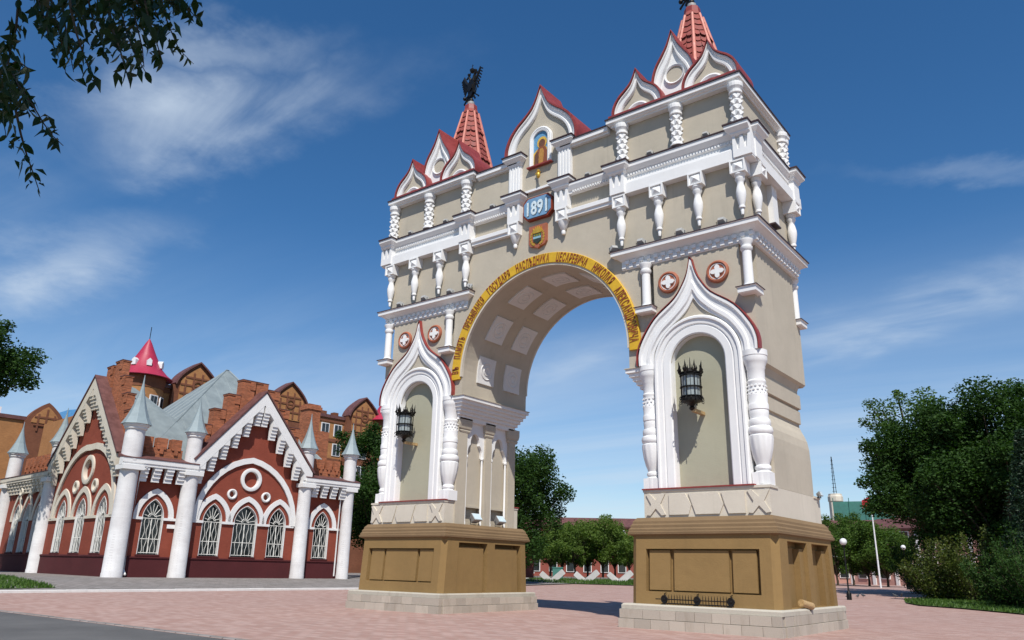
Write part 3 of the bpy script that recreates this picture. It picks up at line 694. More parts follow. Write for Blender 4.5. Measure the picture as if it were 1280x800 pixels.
for s in (-1, 1): MB(mir(s)).box(3.45, 8.6, -2.4, 2.4, 18.33, 18.5).build('roof_deck', 'redroof', arch)
# coffers of the barrel
for ia, a in enumerate((6.5, 34.3, 62.1, 90, 117.9, 145.7, 173.5)):
    for y0, y1 in ((-1.30, -.22), (.50, 1.60)):
        A0, A1 = R(180-a-8.6), R(180-a+8.6); yc = (y0+y1)/2
        def cyl(t, r): return (r*math.cos(t), 9.2+r*math.sin(t))
        P = [cyl(A0+(A1-A0)*i/6, 3.905) for i in range(7)]; Q = [cyl(A0+(A1-A0)*i/6, 3.835) for i in range(7)]
        c = MB().prism(P+list(reversed(Q)), y0, y1).build('coffer', 'coffer', arch)
        rim = MB(); nr = 20                                           # raised wreath on the slab
        for rr in (.36, .17):
            vs = []
            for i in range(nr):
                t = 2*math.pi*i/nr
                for rad, off in ((rr-.035, 3.836), (rr, 3.80), (rr+.035, 3.836)):
                    ang = R(180-a)+rad*math.cos(t)/3.9; vs.append((off*math.cos(ang), yc+rad*math.sin(t), 9.2+off*math.sin(ang)))
            rim.add(vs, [(3*i+k, 3*i+k+1, 3*((i+1) % nr)+k+1, 3*((i+1) % nr)+k) for i in range(nr) for k in range(2)])
        rim.build('wreath', 'coffer', c, 60, False)
# yellow band with the inscription
bo = list(reversed(arc(0, 9.2, 4.40, -2.5, 182.5, 64))); bi = list(reversed(arc(0, 9.2, 3.97, -2.5, 182.5, 64)))
for sg in (-1, 1):
    bd = MB().mould(bo, bi, [(0, sg*2.0), (0, sg*2.15), (.04, sg*2.17), (.96, sg*2.17), (1, sg*2.15), (1, sg*2.0)]).build('inscription_band', 'yellow', arch)
    e0 = list(reversed(arc(0, 9.2, 3.975, -1.0, 181, 64))); e1 = list(reversed(arc(0, 9.2, 3.885, -1.0, 181, 64)))
    MB().mould(e0, e1, [(0, sg*2.0), (0, sg*2.13), (1, sg*2.13), (1, sg*2.0)]).build('arch_edge', 'cream', arch)
    if sg < 0: band_front = bd
words = ['ВЪ', 'ПАМЯТЬ', 'ПРЕБЫВАНІЯ', 'ГОСУДАРЯ', 'НАСЛѢДНИКА', 'ЦЕСАРЕВИЧА', 'НИКОЛАЯ', 'АЛЕКСАНДРОВИЧА']
glyph = {}
def gl(ch):
    if ch not in glyph:
        vs, fs = text_mesh(ch, .022); xs = [v[0] for v in vs] or [0]
        glyph[ch] = (vs, fs, min(xs), max(xs))
    return glyph[ch]
KX = .30; GAP = .034; SPC = .30
tot = sum(sum((gl(c)[3]-gl(c)[2])*KX+GAP for c in w_) for w_ in words)+SPC*(len(words)-1)
RB = 4.015
span = math.pi*RB*1.0; kx = (span-.10-SPC*(len(words)-1)-GAP*sum(map(len, words)))/sum((gl(c)[3]-gl(c)[2]) for w_ in words for c in w_)
pos = .05
for w_ in words:
    t = MB()
    for ch in w_:
        vs, fs, x0, x1 = gl(ch)
        def bend(v):
            s_ = pos+(v[0]-x0)*kx; th = math.pi-s_/RB+.0; r = RB+(v[1])*.475
            return (r*math.cos(th), -2.185, 9.2+r*math.sin(th))
        t.add([bend(v) for v in vs], fs); pos += (x1-x0)*kx+GAP
    t.build('inscription_word', 'letter', band_front, recalc=False)
    pos += SPC
# central keel gable with the icon niche
g = kokoshnik(Matrix.Identity(4), 0, 18.2, 1.70, 3.28, -2.08, -.75, 0)
MB().box(-.98, .98, -2.06, -1.7, 16.5, 18.3).build('gable_wall', 'taupe', arch)
MB().box(-.97, .97, -2.16, -2.0, 16.52, 16.62).build('ledge', 'white', arch)
wo = [(-.56, 17.66)]+list(reversed(arc(0, 18.9, .56, 0, 180, 20)))+[(.56, 17.66)]; wi = [(-.37, 17.66)]+list(reversed(arc(0, 18.9, .37, 0, 180, 20)))+[(.37, 17.66)]
MB().mould(wo, wi, [(0, -2.0), (0, -2.14), (.3, -2.16), (.6, -2.12), (.62, -2.16), (1, -2.14), (1, -2.0)]).build('icon_surround', 'white', g, 30)
MB().box(-.62, .62, -2.24, -2.0, 17.60, 17.66).build('flashing', 'redroof', g)
MB.dfn = None
# ================================================================== THINGS FIXED TO THE ARCH
def painted(name, col, rough=.5): M[name] = metal(name, col, rough, 0, .35, 22); return name
for n_, c_ in (('icon_sky', (.12, .30, .48)), ('icon_gold', (.62, .40, .06)), ('icon_robe', (.24, .075, .03)), ('icon_robe_light', (.44, .22, .05)), ('icon_skin', (.14, .06, .03)), ('shield_green', (.03, .13, .05)), ('shield_blue', (.25, .42, .50)), ('shield_dark', (.03, .035, .03)), ('pale_blue_paint', (.62, .72, .80)), ('bracket_wood', (.42, .28, .13))): painted(n_, c_)
def ell(cx, cz, rx, rz, n=24): return [(cx+rx*math.cos(2*math.pi*i/n), cz+rz*math.sin(2*math.pi*i/n)) for i in range(n)]
# icon
ic = empty('icon_panel', (0, -2.22, 17.66), 0, 'arched icon of a haloed robed figure in the central gable niche', 'icon')
def fl(name, pts, y, m, par, th=.006): return MB(Matrix.Translation((0, 0, -17.66)) if par is ic else None).prism(pts, y, y+th).build(name, m, par)
fl('background', [(-.38, 17.66), (.38, 17.66)]+arc(0, 18.9, .38, 0, 180, 18), .0, 'icon_sky', ic, .03)
fl('border', [(-.38, 17.66), (.38, 17.66), (.38, 18.25), (.25, 18.5), (-.2, 18.45), (-.38, 18.3)], -.006, 'icon_gold', ic)
fl('robe', [(-.30, 17.68), (.32, 17.68), (.34, 18.2), (.22, 18.52), (.02, 18.62), (-.16, 18.46), (-.28, 18.15)], -.012, 'icon_robe', ic)
fl('side_figure', [(-.34, 17.68), (-.12, 17.68), (-.10, 18.12), (-.20, 18.36), (-.32, 18.2)], -.02, 'icon_skin', ic)
fl('mantle', [(-.10, 17.68), (.10, 17.68), (.16, 18.2), (.10, 18.5), (-.04, 18.44), (-.12, 18.1)], -.018, 'icon_robe_light', ic)
fl('halo', ell(.06, 18.72, .25, .27), -.018, 'icon_gold', ic)
fl('hood', ell(.06, 18.66, .17, .22), -.022, 'icon_robe', ic)
fl('head', ell(.06, 18.70, .13, .17), -.024, 'icon_skin', ic)
# gilded lamp ornament under the icon
gl_ = MB(Matrix.Translation((0, -2.21, 17.17))); gl_.tube([(-.2, 0, .16), (-.1, -.12, .12), (.0, -.2, .16), (.08, -.26, .06)], [.03, .04, .05, .04], 7); gl_.lathe([(.02, -.24), (.06, -.2), (.09, -.08), (.06, .0), (.02, .04)], .06, -.26, 12); gl_.prism([(-.24, .1), (-.06, .26), (.04, .14), (-.1, .04)], -.10, -.07)
gl_.tube([(.0, -.26, .05), (.1, -.26, .13), (.16, -.26, .05), (.1, -.26, -.08)], .022, 6)
tag(gl_.build('gilded_lamp', 'gold', None, 40), 'small gilded hanging lamp on the wall just below the icon', 'lamp')
# year plaque
pq = empty('year_plaque', (-.02, -2.20, 15.68), 0, 'blue plaque with red edge reading 1891 above the arch', 'plaque')
def oct_(w_, h, c): return [(-w_+c, -h), (w_-c, -h), (w_-c*.9, -h+c*.2), (w_, -h+c), (w_, h-c), (w_-c, h), (-w_+c, h), (-w_, h-c), (-w_, -h+c)]
MB().prism(oct_(.72, .50, .2), -.2, .0).build('backing', 'letter', pq)
MB().prism(oct_(.66, .44, .2), -.225, -.2).build('face', 'bluepl', pq)
vs, fs = text_mesh('1891', .03); xs = [v[0] for v in vs]; wx = max(xs)-min(xs)
k_ = 1.02/wx; t = MB(); t.add([((v[0]-min(xs))*k_-.51, -.24, (v[1]-.36)*.82) for v in vs], fs)
t.build('numerals', 'pale_blue_paint', pq, recalc=False)
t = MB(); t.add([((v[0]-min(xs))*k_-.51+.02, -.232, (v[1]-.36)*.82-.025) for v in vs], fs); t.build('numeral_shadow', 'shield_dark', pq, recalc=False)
# coat of arms
ca = empty('coat_of_arms', (-.06, -2.20, 14.45), 0, 'terracotta shield with gilded crown and wreath between plaque and arch', 'shield')
MB().prism([(-.43, .46), (.43, .46), (.43, -.30), (.36, -.42), (.12, -.48), (0, -.55), (-.12, -.48), (-.36, -.42), (-.43, -.30)], -.12, 0).build('backing', 'terra', ca)
MB().prism([(-.19, .06), (.19, .06), (.19, -.24), (0, -.36), (-.19, -.24)], -.15, -.12).build('escutcheon', 'shield_green', ca)
MB().prism([(-.19, -.05), (.19, -.05), (.19, -.14), (-.19, -.14)], -.156, -.15).build('wave_band', 'shield_blue', ca)
MB().prism([(-.17, -.16), (.17, -.16), (.17, -.24), (0, -.34), (-.17, -.24)], -.156, -.15).build('lower_field', 'shield_dark', ca)
for x in (-.11, 0, .11): MB().prism([(x+.045*(1 if i % 2 == 0 else .45)*math.sin(2*math.pi*i/10), .0+.045*(1 if i % 2 == 0 else .45)*math.cos(2*math.pi*i/10)) for i in range(10)], -.158, -.15).build('star', 'gold', ca)
MB().prism([(-.18, .10), (.18, .10), (.22, .36), (.13, .24), (.09, .40), (.04, .26), (0, .42), (-.04, .26), (-.09, .40), (-.13, .24), (-.22, .36)], -.16, -.12).build('crown', 'gold', ca)
for s in (-1, 1):
    wr = MB()
    for k in range(7):
        a = R(-80+24*k); x, z = s*(.12+.20*math.cos(a)), -.08+.30*math.sin(a)
        wr.prism([(x-.05, z), (x, z+.07), (x+.05, z), (x, z-.07)], -.145+.001*k, -.12)
    wr.build('wreath', 'gold', ca)
# wall lanterns
def lantern(cx, label):
    o = empty('wall_lantern', (cx, -1.95, 6.5), 0, label, 'lantern', 'wrought iron lanterns in the two niches')
    yc = -.72; c = MB(); zb, zt, r = .40, 1.22, .335; n = 8
    arm = MB(); arm.box(-.02, .12, -.74, .0, .02, .12)
    arm.build('bracket', 'bracket_wood', o)
    MB().lathe([(.02, .06), (.08, .10), (.10, .15), (.06, .20), (.10, .24), (.13, .28), (.24, .32), (.335, .36), (.345, .46), (.30, .49)], 0, yc, 16, 0).build('base_cup', 'iron', o, 40)
    MB().lathe([(r-.05, zb+.08), (r-.045, zt-.04)], 0, yc, 16, 0).build('glass', 'lampglass', o, 60)
    cg = MB()
    for z in (zb+.09, .80, zt-.03, zt+.05): cg.lathe([(r-.01, z), (r+.025, z), (r+.025, z+.03), (r-.01, z+.03)], 0, yc, 20)
    for i in range(n):
        a = 2*math.pi*i/n; x, y = r*math.cos(a), yc+r*math.sin(a)
        cg.tube([(x, y, zb), (x, y, zt+.06)], .018, 5)
        cg.sphere((x, y, .815), .035, 6, 5)
        a2 = a+math.pi/n; x2, y2 = (r-.03)*math.cos(a2), yc+(r-.03)*math.sin(a2)
        cg.tube([(x2, y2, zb+.1), (x2, y2, zt)], .008, 4)
    cg.build('cage', 'iron', o, 40)
    cr = MB(); sc = MB()
    for i in range(n):
        a = 2*math.pi*i/n
        def P(rr, z, da=0): return (rr*math.cos(a+da), yc+rr*math.sin(a+da), z)
        cr.tube([P(r, zt+.03), P(r+.07, zt+.14), P(r+.03, zt+.26), P(r+.06, zt+.46)], [.03, .045, .035, .004], 5)
        for d in (-.16, .16): cr.tube([P(r, zt+.04, d), P(r+.05, zt+.16, d*1.2), P(r+.02, zt+.28, d*1.1)], [.018, .028, .004], 5)
        cr.sphere(P(r+.03, zt+.02), .035, 6, 5)
        sc.tube([P(r-.02, zb+.1), P(r+.06, zb+.06), P(r+.1, zb-.02), P(r+.06, zb-.10), P(r+.0, zb-.07), P(r+.02, zb)], .016, 5)
        sc.tube([P(r-.02, zb+.1, .39), P(r+.04, zb+.02, .39), P(r, zb-.05, .39)], .014, 5)
    cr.tube([(0, yc, zt), (0, yc, zt+.6)], [.04, .006], 6); cr.lathe([(.30, 0), (.16, .1), (.05, .2)], 0, yc, 12, zt+.05)
    cr.build('crown', 'iron', o, 40); sc.build('scrollwork', 'iron', o, 40)
    return o
lantern(6.38, 'black iron lantern in the niche of the pier with the spiked iron rail')
lantern(-6.60, 'black iron lantern in the niche of the pier beside the red brick building')
# floodlights
def floodlight(loc, rz, tilt, label, group, size=1.0, big=False):
    o = empty('floodlight', loc, rz, label, 'floodlight', group)
    w_, h, d = .17*size, .11*size, .10*size
    T = Matrix.Translation((0, 0, .16*size)) @ Matrix.Rotation(tilt, 4, 'X')
    b = MB(T); b.add([(-w_, -d, -h), (w_, -d, -h), (w_, -d, h), (-w_, -d, h), (-w_*.6, d, -h*.6), (w_*.6, d, -h*.6), (w_*.6, d, h*.6), (-w_*.6, d, h*.6)], [(0, 1, 5, 4), (1, 2, 6, 5), (2, 3, 7, 6), (3, 0, 4, 7), (4, 5, 6, 7), (0, 3, 2, 1)])
    b.build('housing', 'floodbody', o)
    MB(T).box(-w_*.88, w_*.88, -d-.012, -d-.002, -h*.85, h*.85).build('lens', 'floodglass', o)
    br = MB(); br.tube([(-w_-.015, 0, .16*size), (-w_-.015, 0, .02), (w_+.015, 0, .02), (w_+.015, 0, .16*size)], .014, 5); br.box(-.05, .05, -.05, .05, .0, .025); br.build('bracket', 'iron', o)
    return o
PN = {1: 'the spiked rail pier', -1: 'the pier beside the red building'}
for x, wh in ((3.52, 'at arch end of lower cornice,'), (4.62, 'between first two balusters from arch, lower cornice,'), (6.15, 'between middle two hanging balusters, lower cornice,'), (7.68, 'between outer two hanging balusters, lower cornice,')):
    for s in (-1, 1): floodlight((s*x, -2.42, 12.80), R(180) if x > 4 else R(180+s*50), R(30), 'floodlight '+wh+' '+PN[s], 'floodlights on the lower cornice ledges')
for x, wh in ((2.4, 'on upper ledge between plaque corbel and'), (5.1, 'between inner and middle faceted columns,'), (7.3, 'between middle and outer faceted columns,')):
    for s in (-1, 1): floodlight((s*x, -2.40, 16.262 if x < 3 else 16.30), R(180), R(30), 'floodlight '+wh+' '+PN[s], 'floodlights on the upper cornice ledges', .8)
for y, wh in ((-.62, 'front trefoil niche, nearer the lantern side'), (.98, 'rear trefoil niche, farther from the lantern')):
    floodlight((-4.30, y, 3.30), R(90), R(-38), 'pale square floodlight at the foot of the '+wh, 'floodlights under the trefoil niches', 1.5)
floodlight((8.66, 2.1, 4.13), R(90), R(-20), 'small floodlight on the end of the cream die above the brown moulding', 'end floodlight', .75)
# cylinder spot on the plinth, iron rail
st = empty('cylinder_spotlight', (8.80, -.86, .70), 0, 'tan cylindrical spotlight lying on the granite plinth beside the pedestal', 'spotlight')
MB().tube([(-.03, -.25, .16), (.10, .30, .06)], .105, 14).build('housing', 'bracket_wood', st, 40)
MB().tube([(.10, .305, .0605), (.104, .322, .057)], .088, 14).build('lens', 'iron', st, 40)
MB().tube([(.03, .05, .02), (.04, .05, -.05), (.1, .2, -.06)], .02, 6).build('bracket', 'iron', st)
ra = empty('iron_spike_rail', (6.33, -2.92, .70), 0, 'low black wrought iron rail with spikes and three round medallions on the plinth', 'rail')
b = MB(); b.tube([(-1.35, 0, .16), (1.12, 0, .16)], .017, 6); b.tube([(-1.12, 0, .045), (1.12, 0, .045)], .02, 6); b.build('bars', 'iron', ra)
for k in range(23):
    x = -1.0+2.0*k/22
    if min(abs(x-q) for q in (-1.06, 0, 1.04)) < .1: continue
    MB().tube([(x, 0, .02), (x, 0, .24), (x+.0, 0, .31)], [.011, .011, .002], 5).build('spike', 'iron', ra)
for x in (-1.06, 0, 1.04):
    T = Matrix.Translation((x, 0, .16)) @ Matrix.Rotation(R(90), 4, 'X')
    me_ = MB(T); me_.lathe([(.085, -.015), (.105, -.02), (.12, 0), (.105, .02), (.085, .015)], 0, 0, 20); me_.lathe([(.001, -.045), (.04, -.03), (.05, 0), (.04, .03), (.001, .045)], 0, 0, 10)
    for k in range(6): a = k*math.pi/3; me_.tube([(0, 0, 0), (.12*math.cos(a), .12*math.sin(a), 0)], .014, 5)
    me_.build('medallion', 'iron', ra, 40)
    MB().tube([(x, .02, .02), (x, .02, .32), (x, .14, .34)], .016, 5).build('post', 'iron', ra)
# ================================================================== GROUND
def sstep(a, b, x): t = min(1, max(0, (x-a)/(b-a))); return t*t*(3-2*t)
def gz(x, y): return .5*sstep(14, 62, y)
def grid_sheet(name, xs, ys, zf, m, kind='structure', clip=None):
    vs = [(x, y, zf(x, y)) for y in ys for x in xs]; n = len(xs)
    fs = [(j*n+i, j*n+i+1, j*n+n+i+1, j*n+n+i) for j in range(len(ys)-1) for i in range(n-1)]
    mb = MB(); mb.add(vs, fs); o = mb.build(name, m, None, 80, False); o['kind'] = kind; return o
def pavermat(name, c1, c2, mort, bw, bh, dirt=.3, bs=.35):
    m, t, p = newmat(name); v = mapped(t)
    b = N(t, 'ShaderNodeTexBrick'); b.inputs['Scale'].default_value = 1; b.inputs['Brick Width'].default_value = bw; b.inputs['Row Height'].default_value = bh; b.inputs['Mortar Size'].default_value = bh*.06
    b.inputs['Color1'].default_value = (*c1, 1); b.inputs['Color2'].default_value = (*c2, 1); b.inputs['Mortar'].default_value = (*mort, 1); b.inputs['Bias'].default_value = -.1
    L(t, v, b.inputs['Vector'])
    n1 = rng(t, noise(t, v, .22, 6, .65), .3, .7); n2 = rng(t, noise(t, v, 2.1, 5, .7), .35, .7)
    c = mix(t, mix(t, .55, n1, (0, 0, 0)), b.outputs[0], mix(t, 1., b.outputs[0], (1.12, 1.02, .98), 'MULTIPLY'))
    c = mix(t, mix(t, .7, n2, (0, 0, 0)), c, mix(t, 1., c, (1-dirt, 1-dirt, 1-dirt*.95), 'MULTIPLY'))
    sp = rng(t, noise(t, v, 9, 4, .7), .70, .78); c = mix(t, mix(t, .6, sp, (0, 0, 0)), c, sc3(c1, .5))
    L(t, c, p.inputs['Base Color']); p.inputs['Roughness'].default_value = .85; p.inputs['Specular IOR Level'].default_value = .25
    bump(t, p, b.outputs['Fac'], -bs, .01); return m
M['pavers'] = pavermat('pink_brick_pavers', (.335, .205, .170), (.44, .31, .27), (.28, .22, .19), .42, .21, .20)
M['walk'] = pavermat('grey_paving_slabs', (.21, .195, .18), (.29, .27, .255), (.11, .10, .095), .5, .5, .5)
M['concrete'] = plaster('pale_concrete', (.52, .51, .49), .12, .3, (.2, .19, .17))
M['whitekerb'] = plaster('whitewashed_concrete', (.72, .70, .67), .12, .5, (.3, .28, .25))
def asphalt():
    m, t, p = newmat('grey_asphalt'); v = mapped(t)
    a = noise(t, v, 90, 3, .7); b_ = rng(t, noise(t, v, .5, 6, .6), .3, .7)
    c = mix(t, b_, (.082, .080, .078), (.125, .122, .118)); c = mix(t, rng(t, a, .35, .7), mix(t, 1., c, (.7, .7, .7), 'MULTIPLY'), mix(t, 1., c, (1.25, 1.25, 1.25), 'MULTIPLY'))
    L(t, c, p.inputs['Base Color']); p.inputs['Roughness'].default_value = .9; bump(t, p, a, .4, .01); return m
M['asphalt'] = asphalt()
M['earth'] = plaster('dry_earth', (.20, .17, .12), .2, 0, bs=.6)
M['turf'] = plaster('turf_soil', (.06, .095, .025), .3, 0, bs=.6)
far = [-3000, -1200, -600, -300, -200, -140]; mid = [-100+6*i for i in range(34)]; farp = [120, 160, 220, 320, 600, 1200, 3000]
xs_ = far+mid+farp; ys_ = [-3000, -900, -300, -120, -60]+[-40+4*i for i in range(30)]+[90, 120, 160, 220, 320, 600, 1200, 3000]
grid_sheet('ground', xs_, ys_, lambda x, y: gz(x, y)-.012, 'earth')
# pink paved square
grid_sheet('plaza', [-27.1+(-27.1+27.1)*0+i*4.1 for i in range(0, 24)], [-14.45, -12]+[-8+4*i for i in range(0, 30)], lambda x, y: gz(x, y), 'pavers')
# ================================================================== RED BRICK CORNER BUILDING
M['hbrick'] = brickwall('painted_red_brick', (.275, .066, .040), (.17, .06, .045), 1, .12, .55)
M['rawbrick'] = brickwall('bare_red_brick', (.38, .125, .058), (.26, .15, .10), 1, .30, 0., .26, .08, .6)
M['hplinth'] = plaster('maroon_plinth_paint', (.085, .018, .020), .15, .3, (.04, .02, .02))
M['hwhite'] = brickwall('whitewashed_brick', (.74, .73, .72), (.60, .59, .58), 1, .04, .3, .26, .085, .5)
_h = M['hwhite'].node_tree
M['hcream'] = plaster('yellowed_whitewash', (.66, .60, .50), .12, .4, (.25, .21, .16))
M['trim'] = plaster('white_trim_paint', (.76, .75, .73), .06, .3, (.35, .33, .30))
M['pane'] = None
def glassmat(name, col, rough=.08):
    m, t, p = newmat(name); v = mapped(t)
    L(t, mix(t, rng(t, noise(t, v, .8, 3), .35, .65), sc3(col, .6), sc3(col, 1.5)), p.inputs['Base Color']); p.inputs['Roughness'].default_value = rough; p.inputs['Specular IOR Level'].default_value = .6
    return m
M['pane'] = glassmat('dark_window_glass', (.022, .026, .028))
M['grille'] = metal('white_grille_paint', (.66, .65, .60), .5)
M['zinc'] = metal('grey_roof_sheet', (.20, .235, .24), .6, .0, .14, 1.2)
M['conezinc'] = metal('blue_grey_cone_sheet', (.24, .295, .31), .55, .0, .12, 1.5)
M['rust'] = metal('brown_red_roof_sheet', (.12, .048, .042), .6, 0, .3, 2)
TH = R(4.60); ZG = .533; HA = Vector((-37.968, 1.47, ZG))
house = empty('red_brick_building', HA, math.pi/2-TH, 'red brick corner building with white columns, pointed windows, gables and small spires', 'building')
def gothic(cx, zs, hw, ha, n=9):
    r = (hw*hw+ha*ha)/(2*hw); c = r-hw; amax = math.atan2(ha, c) if c > 0 else math.pi-math.atan2(ha, -c)
    left = [(cx+c-r*math.cos(amax*i/n), zs+r*math.sin(amax*i/n)) for i in range(n+1)]
    return left+[(2*cx-a, b) for a, b in reversed(left[:-1])]
def ringpts(cx, cz, r, n=28): return [(cx+r*math.cos(2*math.pi*i/n), cz+r*math.sin(2*math.pi*i/n)) for i in range(n)]
F1 = Matrix.Identity(4); F2 = Matrix.Rotation(R(-90), 4, 'Z')
def opening(cx, z0, zs, hw, ha): return [(cx-hw, z0)]+gothic(cx, zs, hw, ha)+[(cx+hw, z0)]
def window(F, yw, cx, z0, zs, hw, ha):
    o = opening(cx, z0, zs, hw, ha); i_ = opening(cx, z0+.03, zs, hw-.035, ha-.05)
    f = MB(F).mould(o, i_, [(0, yw-.015), (0, yw-.03), (1, yw-.03), (1, yw+.34)]).build('window', 'trim', house)
    MB(F).prism(o, yw+.30, yw+.34).build('pane', 'pane', f)
    MB(F).box(cx-hw-.08, cx+hw+.08, yw-.10, yw+.28, z0-.10, z0).build('sill', 'hplinth', f)
    g = MB(F); y = yw+.10; n = 7; w_ = 2*(hw-.1)
    for k in range(n):
        x = cx-hw+.1+w_*k/(n-1); pts = []
        zt = zs-.04; zb = z0+.08
        for j in range(13):
            t = j/12; wob = .055*math.sin(t*math.pi*4)*(1 if k % 2 else -1)*(0 if k in (0, n-1) else 1)
            pts.append((x+wob, y, zb+(zt-zb)*t))
        g.tube(pts, .020, 4)
    for z in (z0+.12, z0+(zs-z0)*.42, zs-.04): g.tube([(cx-hw+.06, y, z), (cx+hw-.06, y, z)], .026, 4)
    for k in range(7):
        a = math.pi*(k+.5)/7; e = (cx+(hw-.1)*math.cos(a)*.96, zs+(ha-.15)*math.sin(a)*.86)
        g.tube([(cx+.16*math.cos(a), y, zs+.05+.16*math.sin(a)), (e[0], y, e[1])], .022, 4)
    g.tube([(cx+.30*math.cos(t*math.pi/8), y, zs+.05+.30*math.sin(t*math.pi/8)) for t in range(9)], .022, 4)
    g.tube([(cx, y, z0+.08), (cx, y, zs)], .035, 4)
    g.build('window_grille', 'grille', f, None, False)
    return o
def hood(F, yw, cx, zs, hw, ha, th, mat='trim', proud=.10):
    o = gothic(cx, zs, hw, ha); i_ = gothic(cx, zs, hw-th, ha-th*1.05)
    return MB(F).mould(o, i_, [(0, yw), (0, yw-proud), (1, yw-proud), (1, yw)]).build('window_arch', mat, house)
def wallplate(F, x0, x1, z0, z1, yw, holes, top=None, d=.55, name='wall'):
    pts = [(x0, z0), (x1, z0)]+(top if top else [(x1, z1), (x0, z1)])
    return MB(F).prism(pts, yw, yw+d, 'XZ', holes).build(name, 'hbrick', house)
def corbels(F, xa, xb, y, z_top, n, h=1.05, mat='trim'):
    """row of stepped teeth under the eaves"""
    st = (xb-xa)/n
    for k in range(n):
        c = xa+st*(k+.5); w_ = st*.30; t = MB(F)
        for j in range(4):
            t.box(c-w_, c+w_, y-.42+.10*j, y+.05, z_top-h*(j+1)/4, z_top-h*j/4+.001)
        t.build('eaves_corbel', mat, house)
def eaves(F, xa, xb, y, z0=7.45, mat='trim', caps=(0, 0)):
    MB(F).prism([(y+.1, z0), (y-.50, z0), (y-.50, z0+.14), (y-.56, z0+.20), (y-.56, z0+.50), (y+.1, z0+.56)], xa, xb, 'YZ').build('eaves_slab', mat, house)
    MB(F).prism([(y+.4, z0+.565), (y-.60, z0+.505), (y-.60, z0+.56), (y+.4, z0+.86)], xa-.02, xb+.02, 'YZ').build('eaves_flashing', 'rust', house)
def hcolumn(F, x, y, r, h=7.35, mat='hwhite'):
    c = MB(F).lathe([(r*1.04, -.3), (r*1.03, .25), (r, .3), (r*.93, h-.25), (r*.94, h-.2)], x, y, 28).build('column', mat, house, 40)
    MB(F).box(x-r*1.12, x+r*1.12, y-r*1.12, y+r*1.0, h-.2, h+.12).build('capital', 'trim', c)
def turret(F, x, y, r, z0=8.2, zc=10.2, tip=13.3, cr=.82):
    t = MB(F).lathe([(r, z0-.4), (r*.97, zc-.3)], x, y, 28).build('turret', 'hwhite', house, 40)
    MB(F).lathe([(r*.97, 0), (r*1.12, .08), (r*1.12, .2), (r*1.28, .28), (r*1.30, .42)], x, y, 28, zc-.3).build('turret_ring', 'trim', t, 40)
    H = tip-zc-.1
    MB(F).lathe([(cr*1.06, 0), (cr*.78, H*.14), (cr*.52, H*.32), (cr*.30, H*.52), (cr*.16, H*.68), (cr*.07, H*.82), (.02, H)], x, y, 8, zc+.1, None, R(22)).build('turret_cone', 'conezinc', t)
def crenel(F, xa, xb, y, z0, z1, n):
    st = (xb-xa)/n
    w_ = MB(F).box(xa, xb, y, y+.5, z0, z0+(z1-z0)*.55).build('parapet', 'rawbrick', house)
    for k in range(n):
        c = xa+st*(k+.5); MB(F).box(c-st*.36, c+st*.36, y-.04, y+.54, z0+(z1-z0)*.55, z1).build('merlon', 'rawbrick', w_)
        b = MB(F); b.box(c-st*.12, c+st*.12, y-.10, y, z0+(z1-z0)*.30, z0+(z1-z0)*.56); b.box(c-st*.30, c+st*.30, y-.08, y, z0+(z1-z0)*.50, z0+(z1-z0)*.60); b.build('parapet_corbel', 'rawbrick', w_)
def gable(F, xc, hw, z0, za, y, mat, n, wallmat=None):
    """white raking verge with hanging teeth, brick stepped parapet behind"""
    th = 1.05
    P = [(xc-hw, z0), (xc, za), (xc+hw, z0)]; sl = (za-z0)/hw; ln = math.hypot(hw, za-z0)
    dz = th*ln/hw*.62
    Q = [(xc-hw+.0, z0-dz), (xc, za-dz), (xc+hw-.0, z0-dz)]
    v = MB(F).mould(P, Q, [(0, y+.3), (0, y-.48), (1, y-.48), (1, y+.3)]).build('gable_verge', mat, house)
    for s in (-1, 1):
        for k in range(n):
            t = (k+.62)/n; x = xc+s*hw*(1-t); z = z0+(za-z0)*t-dz+.02; w_ = hw/n*.30
            b = MB(F)
            for j in range(5): b.box(x-w_, x+w_, y-.47+.085*j, y+.12, z-1.3*(j+1)/5, z-1.3*j/5+(.5 if j == 0 else 0))
            b.build('gable_corbel', mat, v)
        a = MB(F)
        ex = .12
        pts = [(xc+s*(hw+ex), z0-.05), (xc, za+.10), (xc, za+.24), (xc+s*(hw+ex+.1), z0+.06)]
        a.prism(pts, y-.55, y+1.0).build('gable_flashing', 'rust', v)
# ---------------- right-hand facade
YW = .38
g1 = 9.46
wins = [(2.32, .77), (6.80, .77), (9.56, 1.0), (12.34, .77), (16.55, .75)]
def facade_wall(F, x0, x1, holes, cen, hwg, za, name='wall', ztop=7.5):
    tp = [(x1, ztop), (cen+hwg, ztop), (cen, za), (cen-hwg, ztop), (x0, ztop)] if hwg else [(x1, ztop), (x0, ztop)]
    return wallplate(F, x0, x1, 1.3, ztop, YW, holes, tp)
holes = []
for cx, hw in wins: holes.append(window(F1, YW, cx, 1.52, 4.02, hw, 1.34))
circ = [(9.56, 7.38, .62, .90), (8.10, 6.14, .24, .40), (11.02, 6.12, .24, .40)]
def oculus(F, yw, cx, cz, ri, ro, mat='trim'):
    MB(F).mould(ringpts(cx, cz, ro, 28)+[(cx+ro, cz)], ringpts(cx, cz, ri, 28)+[(cx+ri, cz)], [(0, yw), (0, yw-.12), (.5, yw-.16), (1, yw-.12), (1, yw+.22)]).build('oculus', mat, house, 40)
    MB(F).prism(ringpts(cx, cz, ri+.02, 28), yw+.18, yw+.22).build('oculus_back', 'hbrick', house)
    return ringpts(cx, cz, ri+.01, 28)
for cx, cz, ri, ro in circ: holes.append(oculus(F1, YW, cx, cz, ri, ro))
facade_wall(F1, -.2, 19.2, holes, g1, 4.8, 13.9)
